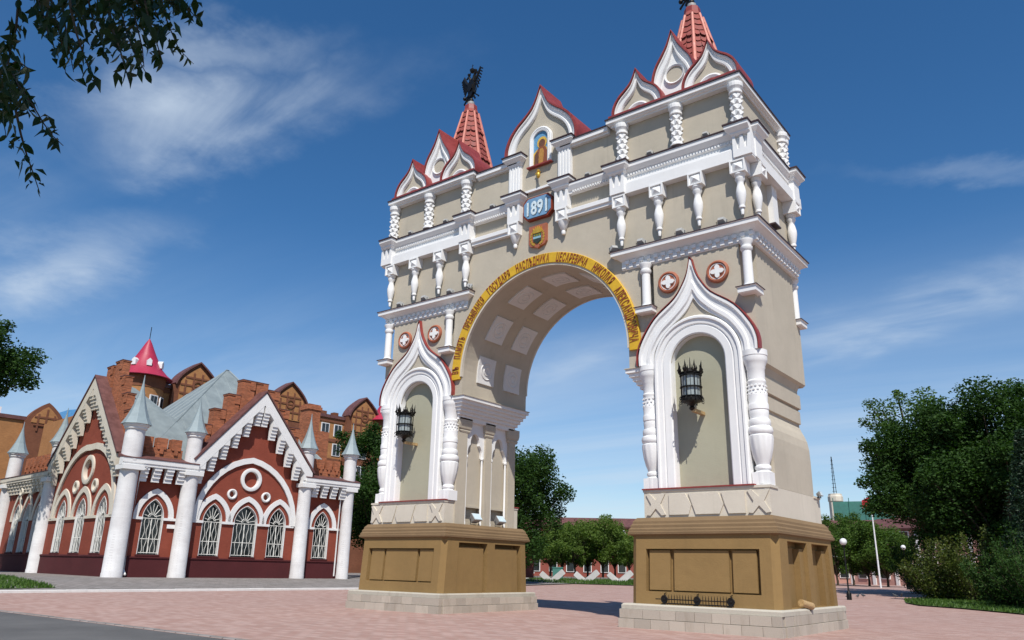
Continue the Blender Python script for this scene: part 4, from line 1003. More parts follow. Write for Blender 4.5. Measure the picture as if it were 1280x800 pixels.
for x0, x1 in ((.45, 4.0), (4.9, 13.9), (14.8, 18.4)):
    MB(F1).prism([(YW+.1, -.6), (YW-.12, -.6), (YW-.12, 1.24), (YW-.18, 1.28), (YW-.18, 1.36), (YW+.1, 1.40)], x0-.5, x1+.5, 'YZ').build('plinth', 'hplinth', house)
for cx, hw in wins:
    hood(F1, YW, cx, 4.02, hw+(.69 if hw < .8 else .55), 2.06, .38)
hood(F1, YW-.02, g1+.04, 4.02, 4.42, 5.08, .42, 'trim', .14)
segs = [(.5, 1.0), (3.7, 4.0), (4.8, 5.25), (7.45, 8.1), (10.95, 11.6), (13.1, 13.85), (14.9, 15.2), (17.9, 18.4), (.9, 1.55), (3.05, 3.7), (5.3, 6.05), (13.05, 13.6), (15.2, 15.8), (17.3, 17.9)]
for a, b in ((.5, 1.58), (3.06, 4.0), (4.9, 6.06), (7.54, 8.59), (10.53, 11.6), (13.08, 13.8), (14.9, 15.81), (17.29, 18.3)):
    MB(F1).box(a, b, YW-.13, YW+.02, 3.88, 4.06).build('string_course', 'trim', house)
corbels(F1, .5, 4.1, -.02, 7.5, 4); corbels(F1, 14.75, 18.5, -.02, 7.5, 4)
eaves(F1, -.75, 4.75, 0); eaves(F1, 14.05, 19.5, 0)
gable(F1, g1+.1, 5.05, 8.35, 14.25, 0, 'trim', 6)
for x, r in ((0, .66), (4.455, .60), (14.36, .56), (18.76, .50)): hcolumn(F1, x, 0, r)
for x, r, cr, tip in ((0, .68, .98, 14.0), (4.455, .56, .80, 13.2), (14.36, .56, .82, 13.4), (18.76, .54, .82, 13.2)): turret(F1, x, .1, r, 8.2, 10.25, tip, cr)
crenel(F1, .7, 3.9, .7, 8.1, 9.75, 3); crenel(F1, 14.95, 18.2, .7, 8.1, 9.75, 4)
def steps(F, y, lst, d=.85):
    for a, b, z in lst:
        p = MB(F).box(a, b, y, y+d, 8.0, z).build('parapet_step', 'rawbrick', house)
        c = MB(F); c.box(a-.04, b+.04, y-.05, y+d+.05, z-.12, z-.03); c.build('step_cap', 'rawbrick', p)
        MB(F).box(a-.06, b+.06, y-.07, y+d+.07, z-.03, z+.02).build('cap_flashing', 'rust', p)
        s_ = MB(F); s_.box(b-.42, b+.03, y-.06, y, z-.75, z-.12); s_.build('step_pier', 'rawbrick', p)
steps(F1, .9, [(5.05, 5.95, 11.3), (6.02, 6.96, 12.65), (7.05, 8.02, 14.0), (8.10, 9.22, 15.35), (9.36, 10.36, 15.35), (10.5, 11.5, 14.9), (11.7, 12.6, 13.5), (12.9, 13.8, 12.1)])
# ---------------- left-hand facade (faces away from the square): x runs from the corner column to negative values
XW = [(-3.9, .85), (-7.9, .92), (-11.9, .85)]
YW = .12; holes = []
for cx, hw in XW: holes.append(window(F2, YW, cx, 1.55, 4.15, hw, 1.40))
for cx, cz, ri, ro in ((-7.9, 7.7, .78, 1.12), (-6.0, 6.4, .30, .52), (-9.8, 6.45, .30, .52)): holes.append(oculus(F2, YW, cx, cz, ri, ro, 'hcream'))
xw2 = [-17.6, -20.3, -23.0]
for cx in xw2: holes.append(window(F2, YW, cx, 1.55, 4.15, .80, 1.5))
facade_wall(F2, -27.2, .2, holes, -7.9, 6.7, 14.6)
for cx, hw in XW: hood(F2, YW, cx, 4.15, hw+1.0, 2.3, .42, 'hcream')
for cx in xw2: hood(F2, YW, cx, 4.15, 1.34, 2.5, .36, 'hcream'); 
for cx in (-18.95, -21.65): oculus(F2, YW-.3, cx, 6.6, .2, .36, 'hcream')
hood(F2, YW-.02, -7.9, 4.15, 6.2, 5.5, .46, 'hcream', .14)
for x0, x1 in ((-14.6, -.5), (-26.5, -15.6)):
    MB(F2).prism([(YW+.1, -.6), (YW-.12, -.6), (YW-.12, 1.28), (YW-.18, 1.32), (YW-.18, 1.42), (YW+.1, 1.46)], x0, x1, 'YZ').build('plinth', 'hplinth', house)
for a, b in ((-2.98, -.6), (-6.92, -4.8), (-10.98, -8.84), (-14.5, -12.8)): MB(F2).box(a, b, YW-.13, YW+.02, 4.0, 4.2).build('string_course', 'hcream', house)
gable(F2, -8.2, 6.9, 8.4, 14.9, -.1, 'hcream', 7)
corbels(F2, -26.5, -15.8, -.02, 7.6, 13, 1.1, 'hcream'); eaves(F2, -27.5, -14.9, 0, 7.5, 'hcream')
hcolumn(F2, -15.2, 0, .62); hcolumn(F2, -26.4, 0, .62)
turret(F2, -15.2, .1, .60, 8.2, 10.3, 13.4, .85); turret(F2, -26.4, .1, .60, 8.2, 10.3, 13.4, .85)
crenel(F2, -25.6, -16.0, .7, 8.1, 9.9, 9)
steps(F2, .25, [(-1.95, -1.0, 10.3), (-3.3, -2.05, 11.8), (-4.3, -3.4, 13.2), (-5.3, -4.4, 14.7), (-6.7, -5.4, 16.1), (-8.3, -7.1, 15.9), (-10.9, -9.8, 14.7), (-12.1, -11.0, 13.3), (-13.3, -12.2, 11.9)], .6)
YW = .38
# body and roofs
MB().box(.6, 18.6, .95, 24, 0, 8.0).build('wall', 'hbrick', house)
MB(F2).box(-27.0, -20, .70, 18, 0, 8.0).build('wall', 'hbrick', house)
MB().add([(1.2, 1.4, 8.2), (19.2, 1.4, 8.2), (19.2, 17.5, 8.2), (1.2, 17.5, 8.2), (12.2, 12.2, 18.7), (12.9, 13.0, 18.9)], [(0, 1, 4), (1, 5, 4), (1, 2, 5), (2, 3, 5), (3, 0, 4, 5)]).build('roof', 'zinc', house)
rs = MB()                                                    # standing seams
for k in range(1, 12):
    t = k/12; a = Vector((1.2, 1.4, 8.2)).lerp(Vector((19.2, 1.4, 8.2)), t); h = Vector((12.2, 12.2, 18.7))
    tt = min(t/.61, (1-t)/.39); e = Vector((a.x, 1.4+(12.2-1.4)*tt*.98, 8.2+10.5*tt*.98)); rs.tube([a, e], .035, 4)
    b = Vector((1.2, 1.4+16.1*t, 8.2)); tt = min(t/.67, (1-t)/.33); e = Vector((1.2+11*tt*.98, b.y, 8.2+10.5*tt*.98)); rs.tube([b, e], .035, 4)
rs.tube([(1.2, 1.4, 8.2), (12.2, 12.2, 18.7), (12.9, 13.0, 18.9), (19.2, 1.4, 8.2)], .06, 5)
rs.build('roof_seams', 'zinc', house, None, False, kind='stuff')
MB().add([(4.9, 1.7, 8.2), (g1+.1, 1.7, 14.1), (13.9, 1.7, 8.2), (4.9, 9, 8.2), (g1+.1, 5, 13.9), (13.9, 9, 8.2)], [(0, 1, 2), (0, 3, 4, 1), (1, 4, 5, 2), (3, 5, 4)]).build('gable_roof', 'zinc', house)
MB(F2).add([(-15, 1.7, 8.2), (-8.2, 1.7, 14.8), (-1.3, 1.7, 8.2), (-15, 9, 8.2), (-8.2, 2.6, 14.6), (-1.3, 9, 8.2)], [(0, 1, 2), (0, 3, 4, 1), (1, 4, 5, 2), (3, 5, 4)]).build('gable_roof', 'zinc', house)
MB(F2).add([(-27, 1.2, 8.1), (-15, 1.2, 8.1), (-15, 14, 8.1), (-27, 14, 8.1), (-24, 7, 11.0), (-15, 7, 11.0)], [(0, 1, 5, 4), (2, 3, 4, 5), (3, 0, 4), (1, 2, 5)]).build('roof', 'zinc', house)
ch = MB().box(16.6, 17.9, 4.2, 5.5, 8.2, 15.2).build('chimney', 'rawbrick', house)
MB().box(16.5, 18.0, 4.1, 5.6, 14.7, 15.0).build('chimney_cap', 'rawbrick', ch); MB().box(17.7, 18.9, 4.0, 5.2, 8.2, 12.8).build('chimney_base', 'rawbrick', ch)
# downpipes and name plate
dp = MB(); dp.tube([(1.0, -.45, 7.4), (.95, -.1, 6.9), (.80, .12, 6.4), (.78, .15, .5), (.80, -.2, .15)], .075, 8); dp.build('downpipe', 'trim', house, 40)
dp = MB(); dp.tube([(18.0, -.4, 7.3), (18.05, .1, 6.6), (18.05, .15, .2)], .06, 8); dp.build('downpipe', 'trim', house, 40)
MB().box(3.36, 4.05, .22, .26, 3.35, 3.62).build('name_plate', 'trim', house)

# ================================================================== APARTMENT BLOCK BEHIND
M['abrick'] = brickwall('ochre_brick', (.40, .185, .07), (.36, .22, .12), 1, .14, .3, .3, .09, .2)
M['abrown'] = brickwall('brown_brick', (.20, .078, .042), (.18, .09, .06), 1, .16, .3, .3, .09, .2)
M['magenta'] = metal('crimson_roof_sheet', (.36, .022, .055), .45, 0, .1)
M['winwhite'] = metal('white_window_frame', (.7, .7, .7), .5)
apt = empty('apartment_block', (-83.53, 24.69, 0), math.pi/2-TH, 'ochre and brown brick apartment block with keel gables and crimson conical turret roof', 'building')
def abox(name, m, *b, par=None): return MB().box(*b).build(name, m, par or apt)
abox('wall', 'abrick', 1.5, 46, 0, 16, 0, 24.0)
abox('wall', 'abrick', -7, 1.5, 1.0, 16, 0, 19.4)
abox('roof', 'rust', 1.2, 46.2, -.3, 16.2, 24.0, 24.5)
for c in (6.0, 20.8, 34.9):
    hwid = 3.0
    z0 = 24.6; pts = both(catmull([(hwid, z0), (hwid*.92, z0+.7), (hwid*.72, z0+1.6), (hwid*.46, z0+2.4), (hwid*.20, z0+3.05), (0, z0+3.5)], 3), c)
    g = MB().prism(pts+[], -.7, 1.0).build('keel_gable', 'abrown', apt)
    abox('gable_bay', 'abrown', c-hwid-.3, c+hwid+.3, -.75, .2, 0, 24.6)
    ins = both(catmull([(hwid*.80, z0-2.2), (hwid*.78, z0+.6), (hwid*.60, z0+1.35), (hwid*.38, z0+2.05), (hwid*.16, z0+2.6), (0, z0+2.95)], 3), c)
    MB().prism(ins, -.86, -.70).build('gable_field', 'abrick', g)
    up = [(a+(a-c)*.06, b+.22) for a, b in pts]
    MB().mould(up, pts, [(0, 1.1), (0, -1.1), (1, -1.1), (1, -.7)]).build('gable_flashing', 'rust', g)
    for x in (-1.7, -.6, .6, 1.7): MB().box(c+x-.13, c+x+.13, -.93, -.86, z0-2.0, z0+(2.0 if abs(x) < 1 else .9)).build('lattice_bar', 'abrown', g)
    for z in (z0-1.0, z0+.2, z0+1.3): MB().box(c-2.4*(1 if z < z0+1 else .75), c+2.4*(1 if z < z0+1 else .75), -.95, -.86, z-.12, z+.12).build('lattice_bar', 'abrown', g)
    MB().mould(ringpts(c, z0+.25, .75, 20)+[(c+.75, z0+.25)], ringpts(c, z0+.25, .5, 20)+[(c+.5, z0+.25)], [(0, -.86), (0, -1.02), (1, -1.02), (1, -.86)]).build('gable_ring', 'abrown', g)
def awin(cx, z, w_=1.3, h=1.7, y=0.0, F=None):
    f = MB(F).box(cx-w_/2-.12, cx+w_/2+.12, y-.10, y+.1, z-.12, z+h+.12).build('window', 'winwhite', apt)
    for s in (-1, 1): MB(F).box(cx+s*w_*.26-w_*.22, cx+s*w_*.26+w_*.22, y-.13, y-.09, z, z+h).build('pane', 'pane', f)
for z in (21.3, 18.2, 15.1):
    for c in (11.6, 15.2, 25.5, 28.0, 30.4, 40.5, 43.5): awin(c, z)
    for c in (-4.2, -5.9): z < 18 and awin(c, z, y=1.0)
    for c in (6.0, 20.8, 34.9):
        if z < 21: awin(c, z, 1.6, 1.7, -.78)
for z in (17.4, 20.5, 23.6): abox('string_course', 'abrown', 1.4, 46.1, -.12, .1, z-.25, z+.25)
# corner turret with conical roof, and a second one at the far end
for tx, ty in ((-1.0, .3), (40.0, -.3)):
    tw = MB().lathe([(2.75, 0), (2.75, 24.8)], tx, ty, 24).build('turret_wall', 'abrick', apt, 40)
    MB().lathe([(2.83, 23.3), (2.83, 24.0), (2.9, 24.1), (2.9, 24.9)], tx, ty, 24).build('turret_band', 'abrown', tw, 40)
    MB().lathe([(2.9, 0), (3.65, -.18), (3.7, -.1), (3.0, .42), (2.2, 1.25), (1.2, 3.1), (.4, 4.8), (.0, 5.5)], tx, ty, 24, 24.9).build('conical_roof', 'magenta', tw, 40)
    MB().tube([(tx, ty, 30.1), (tx, ty, 32.0)], .05, 5).build('finial', 'iron', tw)
    for a in (-150, -100, -45):
        x, y = tx+2.0*math.cos(R(a)), ty+2.0*math.sin(R(a)); dn = MB(Matrix.Translation((x, y, 26.2)) @ Matrix.Rotation(R(a+90), 4, 'Z'))
        dn.prism([(-.3, 0), (.3, 0), (.3, .7), (0, 1.0), (-.3, .7)], -.35, .8).build('dormer', 'winwhite', tw)
    for a in (-150, -112, -75, -40):
        x, y = tx+2.75*math.cos(R(a)), ty+2.75*math.sin(R(a)); F_ = Matrix.Translation((x, y, 0)) @ Matrix.Rotation(R(a+90), 4, 'Z')
        awin(0, 20.3, .95, 1.9, 0, F_)
for x in (27.5, 29.2, 31.5): abox('chimney', 'abrown', x, x+.9, 3, 4, 24.4, 25.7)
# left wing standing further back
wing = empty('apartment_wing', (-123.5, 27.8, 0), math.pi/2-TH, 'far ochre brick apartment wing with a keel gable and white and blue roofs', 'building')
MB().box(-40, 30, 0, 14, 0, 23.2).build('wall', 'abrick', wing); MB().box(-40.3, 30.3, -.3, 14.3, 23.2, 23.8).build('roof', 'rust', wing)
c = 0; z0 = 23.2; pts = both(catmull([(2.8, z0), (2.6, z0+.7), (2.0, z0+1.6), (1.3, z0+2.3), (.6, z0+2.9), (0, z0+3.3)], 3), c)
g = MB().prism(pts, -.8, .6).build('keel_gable', 'abrown', wing); MB().box(-3.0, 3.0, -.85, .2, 0, z0).build('gable_bay', 'abrown', wing)
MB().prism([(c+(a-c)*.78, z0-2+(b-z0+2)*.86) for a, b in pts], -.95, -.8).build('gable_field', 'abrick', g)
for x in (-1.2, 0, 1.2): MB().box(x-.14, x+.14, -1.02, -.95, z0-1.6, z0+1.2+(.9 if x == 0 else 0)).build('lattice_bar', 'abrown', g)
for z in (z0-.6, z0+.7): MB().box(-1.8, 1.8, -1.04, -.95, z-.14, z+.14).build('lattice_bar', 'abrown', g)
MB().box(-30, -6, 2, 12, 23.8, 25.2).build('white_roof', 'winwhite', wing)
M['bluesheet'] = metal('blue_roof_sheet', (.10, .33, .62), .5)
MB().prism([(4.5, 23.8), (22, 23.8), (22, 25.5), (16, 26.8), (7, 27.2), (4.5, 26.6)], 4, 10).build('blue_roof', 'bluesheet', wing)
for z in (20.2, 17.2):
    for x in (-20, -16, -12, -8, 7, 11, 15):
        f = MB().box(x-.8, x+.8, -.1, .1, z, z+1.9).build('window', 'winwhite', wing); MB().box(x-.6, x+.6, -.14, -.09, z+.15, z+1.75).build('pane', 'pane', f)
# ================================================================== PAVEMENTS, ROAD, LAWNS
def wz(x): return .13+.40*min(1, max(0, (-27.3-x)/9.0))
grid_sheet('road', [-400, -120, -60, -30, -15, 0, 15, 30, 60, 400], [-60, -45, -36, -28, -20, -14.45], lambda x, y: -.003, 'asphalt')
def kerbrun(name, p0, p1, n, w_, z0, z1, m):
    k = empty(name); k['kind'] = 'structure'; p0, p1 = Vector(p0), Vector(p1); d = (p1-p0); ln = d.length/n; a = math.atan2(d.y, d.x)
    me = MB().rect_loft(-ln/2+.006, ln/2-.006, -w_/2, w_/2, [(0, z0), (0, z1-.02), (-.02, z1)]).build('kerb_stone', m, k)
    for i in range(n):
        o = me if i == 0 else me.copy()
        if i: COL.objects.link(o); o.parent = k
        c = p0+d*((i+.5)/n); o.location = (c.x, c.y, c.z+random.uniform(-.006, .006)); o.rotation_euler = (0, 0, a+random.uniform(-.004, .004))
    return k
kerbrun('road_kerb', (-27.0, -14.3, 0), (8.0, -14.3, 0), 35, .2, -.1, .02, 'walk')
kerbrun('pavement_kerb', (-27.2, -16, 0), (-27.2, 46, 0), 62, .22, -.1, .135, 'whitekerb')
grid_sheet('pavement', [-120, -80, -60, -48, -36.4, -33, -30, -27.31], [-60, -40, -20]+[-10+5*i for i in range(0, 14)], lambda x, y: max(wz(x), gz(x, y)+.06), 'walk')
def poly_sheet(name, pts, zf, m, dz=0, n=1):
    mb = MB(); tri = tessellate_polygon([[Vector((a, b, 0)) for a, b in pts]])
    mb.add([(a, b, zf(a, b)+dz) for a, b in pts], [tuple(t) for t in tri]); o = mb.build(name, m, None, None, True); o['kind'] = 'structure'; return o
import numpy as np
rngn = np.random.default_rng(11)
def np_mesh(name, V, m, parent=None, kind=None, k=4):
    """V: (n, k, 3) loose k-gons"""
    n = V.shape[0]; me = bpy.data.meshes.new(name)
    me.vertices.add(n*k); me.vertices.foreach_set('co', V.reshape(-1).astype(np.float32))
    me.loops.add(n*k); me.loops.foreach_set('vertex_index', np.arange(n*k, dtype=np.int32))
    me.polygons.add(n); me.polygons.foreach_set('loop_start', np.arange(0, n*k, k, dtype=np.int32)); me.polygons.foreach_set('loop_total', np.full(n, k, dtype=np.int32))
    me.update(calc_edges=True); me.materials.append(M[m])
    o = bpy.data.objects.new(name, me); COL.objects.link(o)
    if parent is not None: o.parent = parent
    if kind: o['kind'] = kind
    return o
def inside(pts, P):
    x, y = P[:, 0], P[:, 1]; r = np.zeros(len(P), bool); j = len(pts)-1
    for i in range(len(pts)):
        xi, yi = pts[i]; xj, yj = pts[j]
        r ^= ((yi > y) != (yj > y)) & (x < (xj-xi)*(y-yi)/(yj-yi+1e-12)+xi); j = i
    return r
def grass(name, pts, zf, n, h, label, m='grassblade'):
    P = np.array(pts); lo, hi = P.min(0), P.max(0); Q = rngn.uniform(lo, hi, (n*3, 2)); Q = Q[inside(pts, Q)][:n]; k = len(Q)
    z = np.array([zf(a, b) for a, b in Q]); a = rngn.uniform(0, 2*np.pi, k); hh = h*rngn.uniform(.5, 1.3, k); w_ = .03+.02*rngn.random(k)
    c, s = np.cos(a), np.sin(a); ln = rngn.normal(0, .35, (k, 2))*hh[:, None]
    V = np.zeros((k, 3, 3)); V[:, 0] = np.stack([Q[:, 0]-c*w_, Q[:, 1]-s*w_, z], 1); V[:, 1] = np.stack([Q[:, 0]+c*w_, Q[:, 1]+s*w_, z], 1); V[:, 2] = np.stack([Q[:, 0]+ln[:, 0], Q[:, 1]+ln[:, 1], z+hh], 1)
    return tag(np_mesh(name, V, m, None, 'stuff', 3), label, 'grass')
M['grassblade'] = leafmat('grass_blades', (.045, .105, .016), (.10, .17, .03), .3)
gl1 = [(-27.5, -40), (-27.5, -12), (-28.4, -6.0), (-31, -5.6), (-36, -5.2), (-60, -4), (-60, -40)]
poly_sheet('verge', gl1, lambda x, y: wz(x), 'turf', .02); grass('grass', gl1[1:6]+[(-44, -14)], lambda x, y: wz(x)+.02, 14000, .16, 'patch of short green grass beside the pavement of the red building')
gl2 = [(4.4, 33), (5.4, 28.6), (6.6, 26.0), (9.0, 24.4), (12.4, 20.5), (18, 15), (40, 10), (40, 62), (8, 62)]
poly_sheet('lawn', gl2, gz, 'turf', .06); grass('grass', gl2[:6]+[(26, 22), (24, 46), (8, 46)], lambda x, y: gz(x, y)+.06, 26000, .16, 'green lawn under the large trees beside the square')
gl3 = [(-52, 40.6), (-30.6, 41.2), (-20, 42.6), (-10, 44.6), (-12, 60), (-40, 66), (-60, 62)]
poly_sheet('far_lawn', gl3, gz, 'turf', .06); grass('grass', gl3, lambda x, y: gz(x, y)+.06, 16000, .22, 'strip of grass around the slanted concrete blocks')
# ================================================================== TREES
M['bark'] = plaster('tree_bark', (.085, .065, .045), .3, 0, bs=.9, fine=25)
M['leaf_dark'] = leafmat('dark_green_leaves', (.014, .046, .005), (.036, .084, .010), .26, .75)
M['leaf_mid'] = leafmat('mid_green_leaves', (.042, .092, .012), (.080, .14, .02), .3, .75)
M['leaf_light'] = leafmat('light_green_leaves', (.075, .13, .022), (.13, .19, .035), .35, .7)
M['leaf_shrub'] = leafmat('olive_shrub_leaves', (.045, .075, .012), (.11, .13, .025), .3)
M['needle'] = leafmat('spruce_needles', (.012, .034, .016), (.030, .062, .030), .1)
M['leaf_near'] = leafmat('elm_leaves', (.010, .030, .006), (.026, .052, .010), .22)
def leaves(C, size, flat=.4, aspect=.55):
    n = len(C); d = rngn.normal(size=(n, 3)); d[:, 2] = d[:, 2]*flat-.15; d /= np.linalg.norm(d, axis=1)[:, None]
    b = rngn.normal(size=(n, 3)); s = np.cross(d, b); s /= np.linalg.norm(s, axis=1)[:, None]; nn = np.cross(d, s)
    L_ = size*rngn.uniform(.6, 1.35, n)[:, None]; W_ = L_*aspect
    V = np.empty((n, 4, 3)); V[:, 0] = C-d*L_*.5; V[:, 1] = C+s*W_*.5+nn*L_*.08; V[:, 2] = C+d*L_*.5; V[:, 3] = C-s*W_*.5+nn*L_*.08
    return V
def crown_points(lobes, per):
    out = []
    for (c, r) in lobes:
        n = int(per*r[0]*r[1]); d = rngn.normal(size=(n, 3)); d /= np.linalg.norm(d, axis=1)[:, None]
        rad = rngn.uniform(0, 1, n)**.42*rngn.normal(1, .10, n)
        out.append(np.array(c)+d*rad[:, None]*np.array(r))
    return np.concatenate(out)
def tree(name, label, base, h, rx, trunk_h, mat, n_lobes, per, leaf, seed, group=None, cat='tree', lean=(0, 0), zflat=.85, bark='bark', tr=.28, extra=(), dens=1.0):
    rs = random.Random(seed); t = empty(name, base, 0, label, cat, group)
    lobes = []; cz = trunk_h+(h-trunk_h)*.5; rz = (h-trunk_h)*.5
    for k in range(n_lobes):
        a = 2.4*k+rs.uniform(-.5, .5); f = (k+.5)/n_lobes; zz = -1+2*f; rr = math.sqrt(max(.05, 1-zz*zz*.92))*rs.uniform(.50, .82)
        s_ = rs.uniform(.20, .40); big = rs.uniform(.8, 1.18)
        lobes.append(((rx*rr*big*math.cos(a)+lean[0]*f, rx*rr*big*math.sin(a)+lean[1]*f, cz+zz*max(.1, rz-rx*s_*zflat)*rs.uniform(.86, 1.04)), (rx*s_, rx*s_, rx*s_*zflat)))
    for c_, r_ in extra: lobes.append((c_, r_))
    for k in range(n_lobes//2):            # small outlying sprays that break the outline
        c_, r_ = lobes[rs.randrange(n_lobes)]; v_ = Vector((c_[0], c_[1], (c_[2]-cz)*rx/rz)); v_ = v_.normalized() if v_.length > 0 else Vector((0, 0, 1))
        lobes.append(((c_[0]+v_.x*r_[0]*1.05, c_[1]+v_.y*r_[0]*1.05, c_[2]+v_.z*r_[2]*.9), (r_[0]*.42, r_[0]*.42, r_[0]*.34)))
    lobes.append(((lean[0]*.5, lean[1]*.5, cz-.1*rz), (rx*.42, rx*.42, rz*.6)))
    np_mesh('crown', leaves(crown_points(lobes, per*dens), leaf), mat, t)
    tk = MB(); bend = rs.uniform(-.2, .2)
    tk.tube([(0, 0, -.3), (.05, bend*.3, trunk_h*.5), (lean[0]*.2, bend+lean[1]*.2, trunk_h*1.1), (lean[0]*.4, lean[1]*.4, cz)], [tr*1.25, tr, tr*.8, tr*.35], 9)
    tk.build('trunk', bark, t, 50)
    lm = MB()
    for c, r in lobes[:-1]:
        z0 = min(c[2]-.3, trunk_h*rs.uniform(.85, 1.25)); m_ = Vector((c[0]*.45, c[1]*.45, (z0+c[2])*.5+.2))
        lm.tube([(lean[0]*.2, lean[1]*.2, z0), m_, c], [tr*.42, tr*.28, tr*.10], 5)
    lm.build('limbs', bark, t, 50)
    return t
def on_ground(u, D):
    p = at_dist(u, 700, D); return (p.x, p.y, gz(p.x, p.y))
G1 = 'large dark trees beyond the square'
tree('broadleaf_tree', 'dark broadleaf tree directly behind the end of the red building', on_ground(466, 84), 16.6, 5.8, 1.6, 'leaf_dark', 24, 480, .27, 3, G1)
tree('broadleaf_tree', 'tall dark broadleaf tree beyond the arch next to the small light trees', on_ground(634, 77), 13.6, 6.0, 1.4, 'leaf_dark', 26, 480, .27, 5, G1, lean=(.8, .4))
G2 = 'big trees over the lawn'
tree('broadleaf_tree', 'spreading dark tree on the lawn whose crown hides the pink house', on_ground(1193, 68), 14.6, 6.4, 3.4, 'leaf_dark', 30, 520, .25, 8, G2)
tree('broadleaf_tree', 'tallest dark tree on the lawn, behind the dense rounded shrub', on_ground(1266, 66), 16.4, 6.2, 1.8, 'leaf_dark', 30, 520, .25, 13, G2)
tree('broadleaf_tree', 'thin sparse tree rising between the two big lawn trees', on_ground(1160, 73), 17.2, 4.0, 9.0, 'leaf_mid', 15, 260, .25, 21, G2)
def shrub(u, D, h, r, mat, seed, label, up=.9):
    rs = random.Random(seed); t = empty('shrub', on_ground(u, D), 0, label, 'shrub', 'shrubs on the lawn')
    P = []; st = MB()
    for k in range(34):
        a = rs.uniform(0, 6.28); q = rs.uniform(.1, 1)**.6*r; top = Vector((q*math.cos(a), q*math.sin(a), h*(1-.45*(q/r)**2)*rs.uniform(.75, 1.1)))
        base = Vector((top.x*.2, top.y*.2, -.05)); st.tube([base, (base+top)*.5+Vector((top.x*.1, top.y*.1, .2)), top], [.03, .02, .006], 4)
        n = 300; f = rngn.uniform(.10, 1.02, n)[:, None]; P.append(np.array(base)*(1-f)+np.array(top)*f+rngn.normal(0, .24, (n, 3))*(1.15-f*.65))
    np_mesh('foliage', leaves(np.concatenate(P), .15, .8), mat, t); st.build('stems', 'bark', t, None, False)
    return t
shrub(1174, 61, 3.9, 2.4, 'leaf_shrub', 1, 'loose olive shrub at the tip of the lawn')
shrub(1214, 60, 4.9, 2.7, 'leaf_shrub', 2, 'tall loose olive shrub with upright shoots in the middle of the lawn edge')
shrub(1150, 74, 4.6, 3.0, 'leaf_dark', 7, 'dark shrub behind the loose olive shrub, against the pink house')
shrub(1235, 66, 5.6, 3.4, 'leaf_dark', 8, 'tall dark thicket behind the loose olive shrubs')
shrub(1258, 54, 3.6, 2.6, 'leaf_dark', 3, 'dense rounded dark shrub beside the lawn path')
shrub(1296, 51, 4.0, 2.6, 'leaf_dark', 4, 'dark shrub next to the spruce')
def spruce(u, D, h, r, label):
    t = empty('spruce_tree', on_ground(u, D), 0, label, 'tree'); P = []
    for k in range(30):
        f = k/30; z = .4+h*f; rr = r*(1-f)**.85
        for j in range(11):
            a = 2.4*k+j*6.28/11; n = 60; s = rngn.uniform(.1, 1, n)[:, None]
            e = np.array([rr*math.cos(a), rr*math.sin(a), -.28*rr]); P.append(np.array([0, 0, z])+e*s+rngn.normal(0, .09, (n, 3)))
    np_mesh('crown', leaves(np.concatenate(P), .20, .5, .3), 'needle', t); MB().tube([(0, 0, -.2), (0, 0, h)], [.2, .02], 8).build('trunk', 'bark', t, 50)
spruce(1304, 56, 10.0, 2.9, 'young spruce with drooping dark needles at the edge of the lawn')
G3 = 'young light green trees in the grove'
lab3 = ['light young tree at the end of the grove next to the tall dark tree', 'light young tree behind the slanted block with the green box', 'rounded light tree in the middle of the grove', 'light tree whose low branches hang over the middle block', 'tallest light green tree of the grove', 'light tree in front of the red house windows', 'slim light tree at the pedestal end of the grove']
for k, (u, D, h, r) in enumerate(((688, 104, 6.4, 3.4), (703, 112, 7.8, 3.4), (719, 106, 7.8, 3.5), (734, 113, 7.8, 3.5), (753, 108, 8.6, 3.7), (768, 112, 7.6, 3.3), (786, 106, 5.6, 2.4))):
    tree('young_tree', lab3[k], on_ground(u, D), h, r, 1.5, 'leaf_light', 20, 420, .26, 40+k, G3, tr=.14)
G4 = 'slender trees along the far street'
lab4 = ['slender pale tree beside the tower with the mast', 'slender tree in front of the green netting', 'drooping light tree behind the white lamp post', 'low bushy tree at the corner of the pink house']
for k, (u, D, h, r) in enumerate(((1044, 104, 8.4, 2.9), (1064, 112, 9.6, 3.2), (1083, 106, 7.6, 3.4), (1106, 104, 7.6, 4.2))):
    tree('street_tree', lab4[k], on_ground(u, D), h, r, 1.0, 'leaf_mid', 18, 420, .26, 60+k, G4, tr=.13)
p = Vector((-51.5, -6.5, .4)); pl = at_dist(14, 458, 69.5)-p
tree('broadleaf_tree', 'dark tree whose crown edge hangs above the far wing of the red building', p, 20.0, 4.3, 11.9, 'leaf_dark', 20, 480, .25, 77, extra=[(pl, (1.9, 1.9, 1.8)), (pl+Vector((-1.4, -1.6, .6)), (2.2, 2.2, 2.0)), (pl+Vector((.3, 1.3, .9)), (1.0, 1.0, .9)), (pl+Vector((.4, 1.3, -1.0)), (.9, .9, .8)), (pl+Vector((-.6, -.9, -1.8)), (1.2, 1.2, .9))])
tree('broadleaf_tree', 'bushy dark tree shading the pavement beyond the red building wing', (-64, -9, .4), 17.0, 5.6, 4.0, 'leaf_dark', 20, 220, .3, 79)
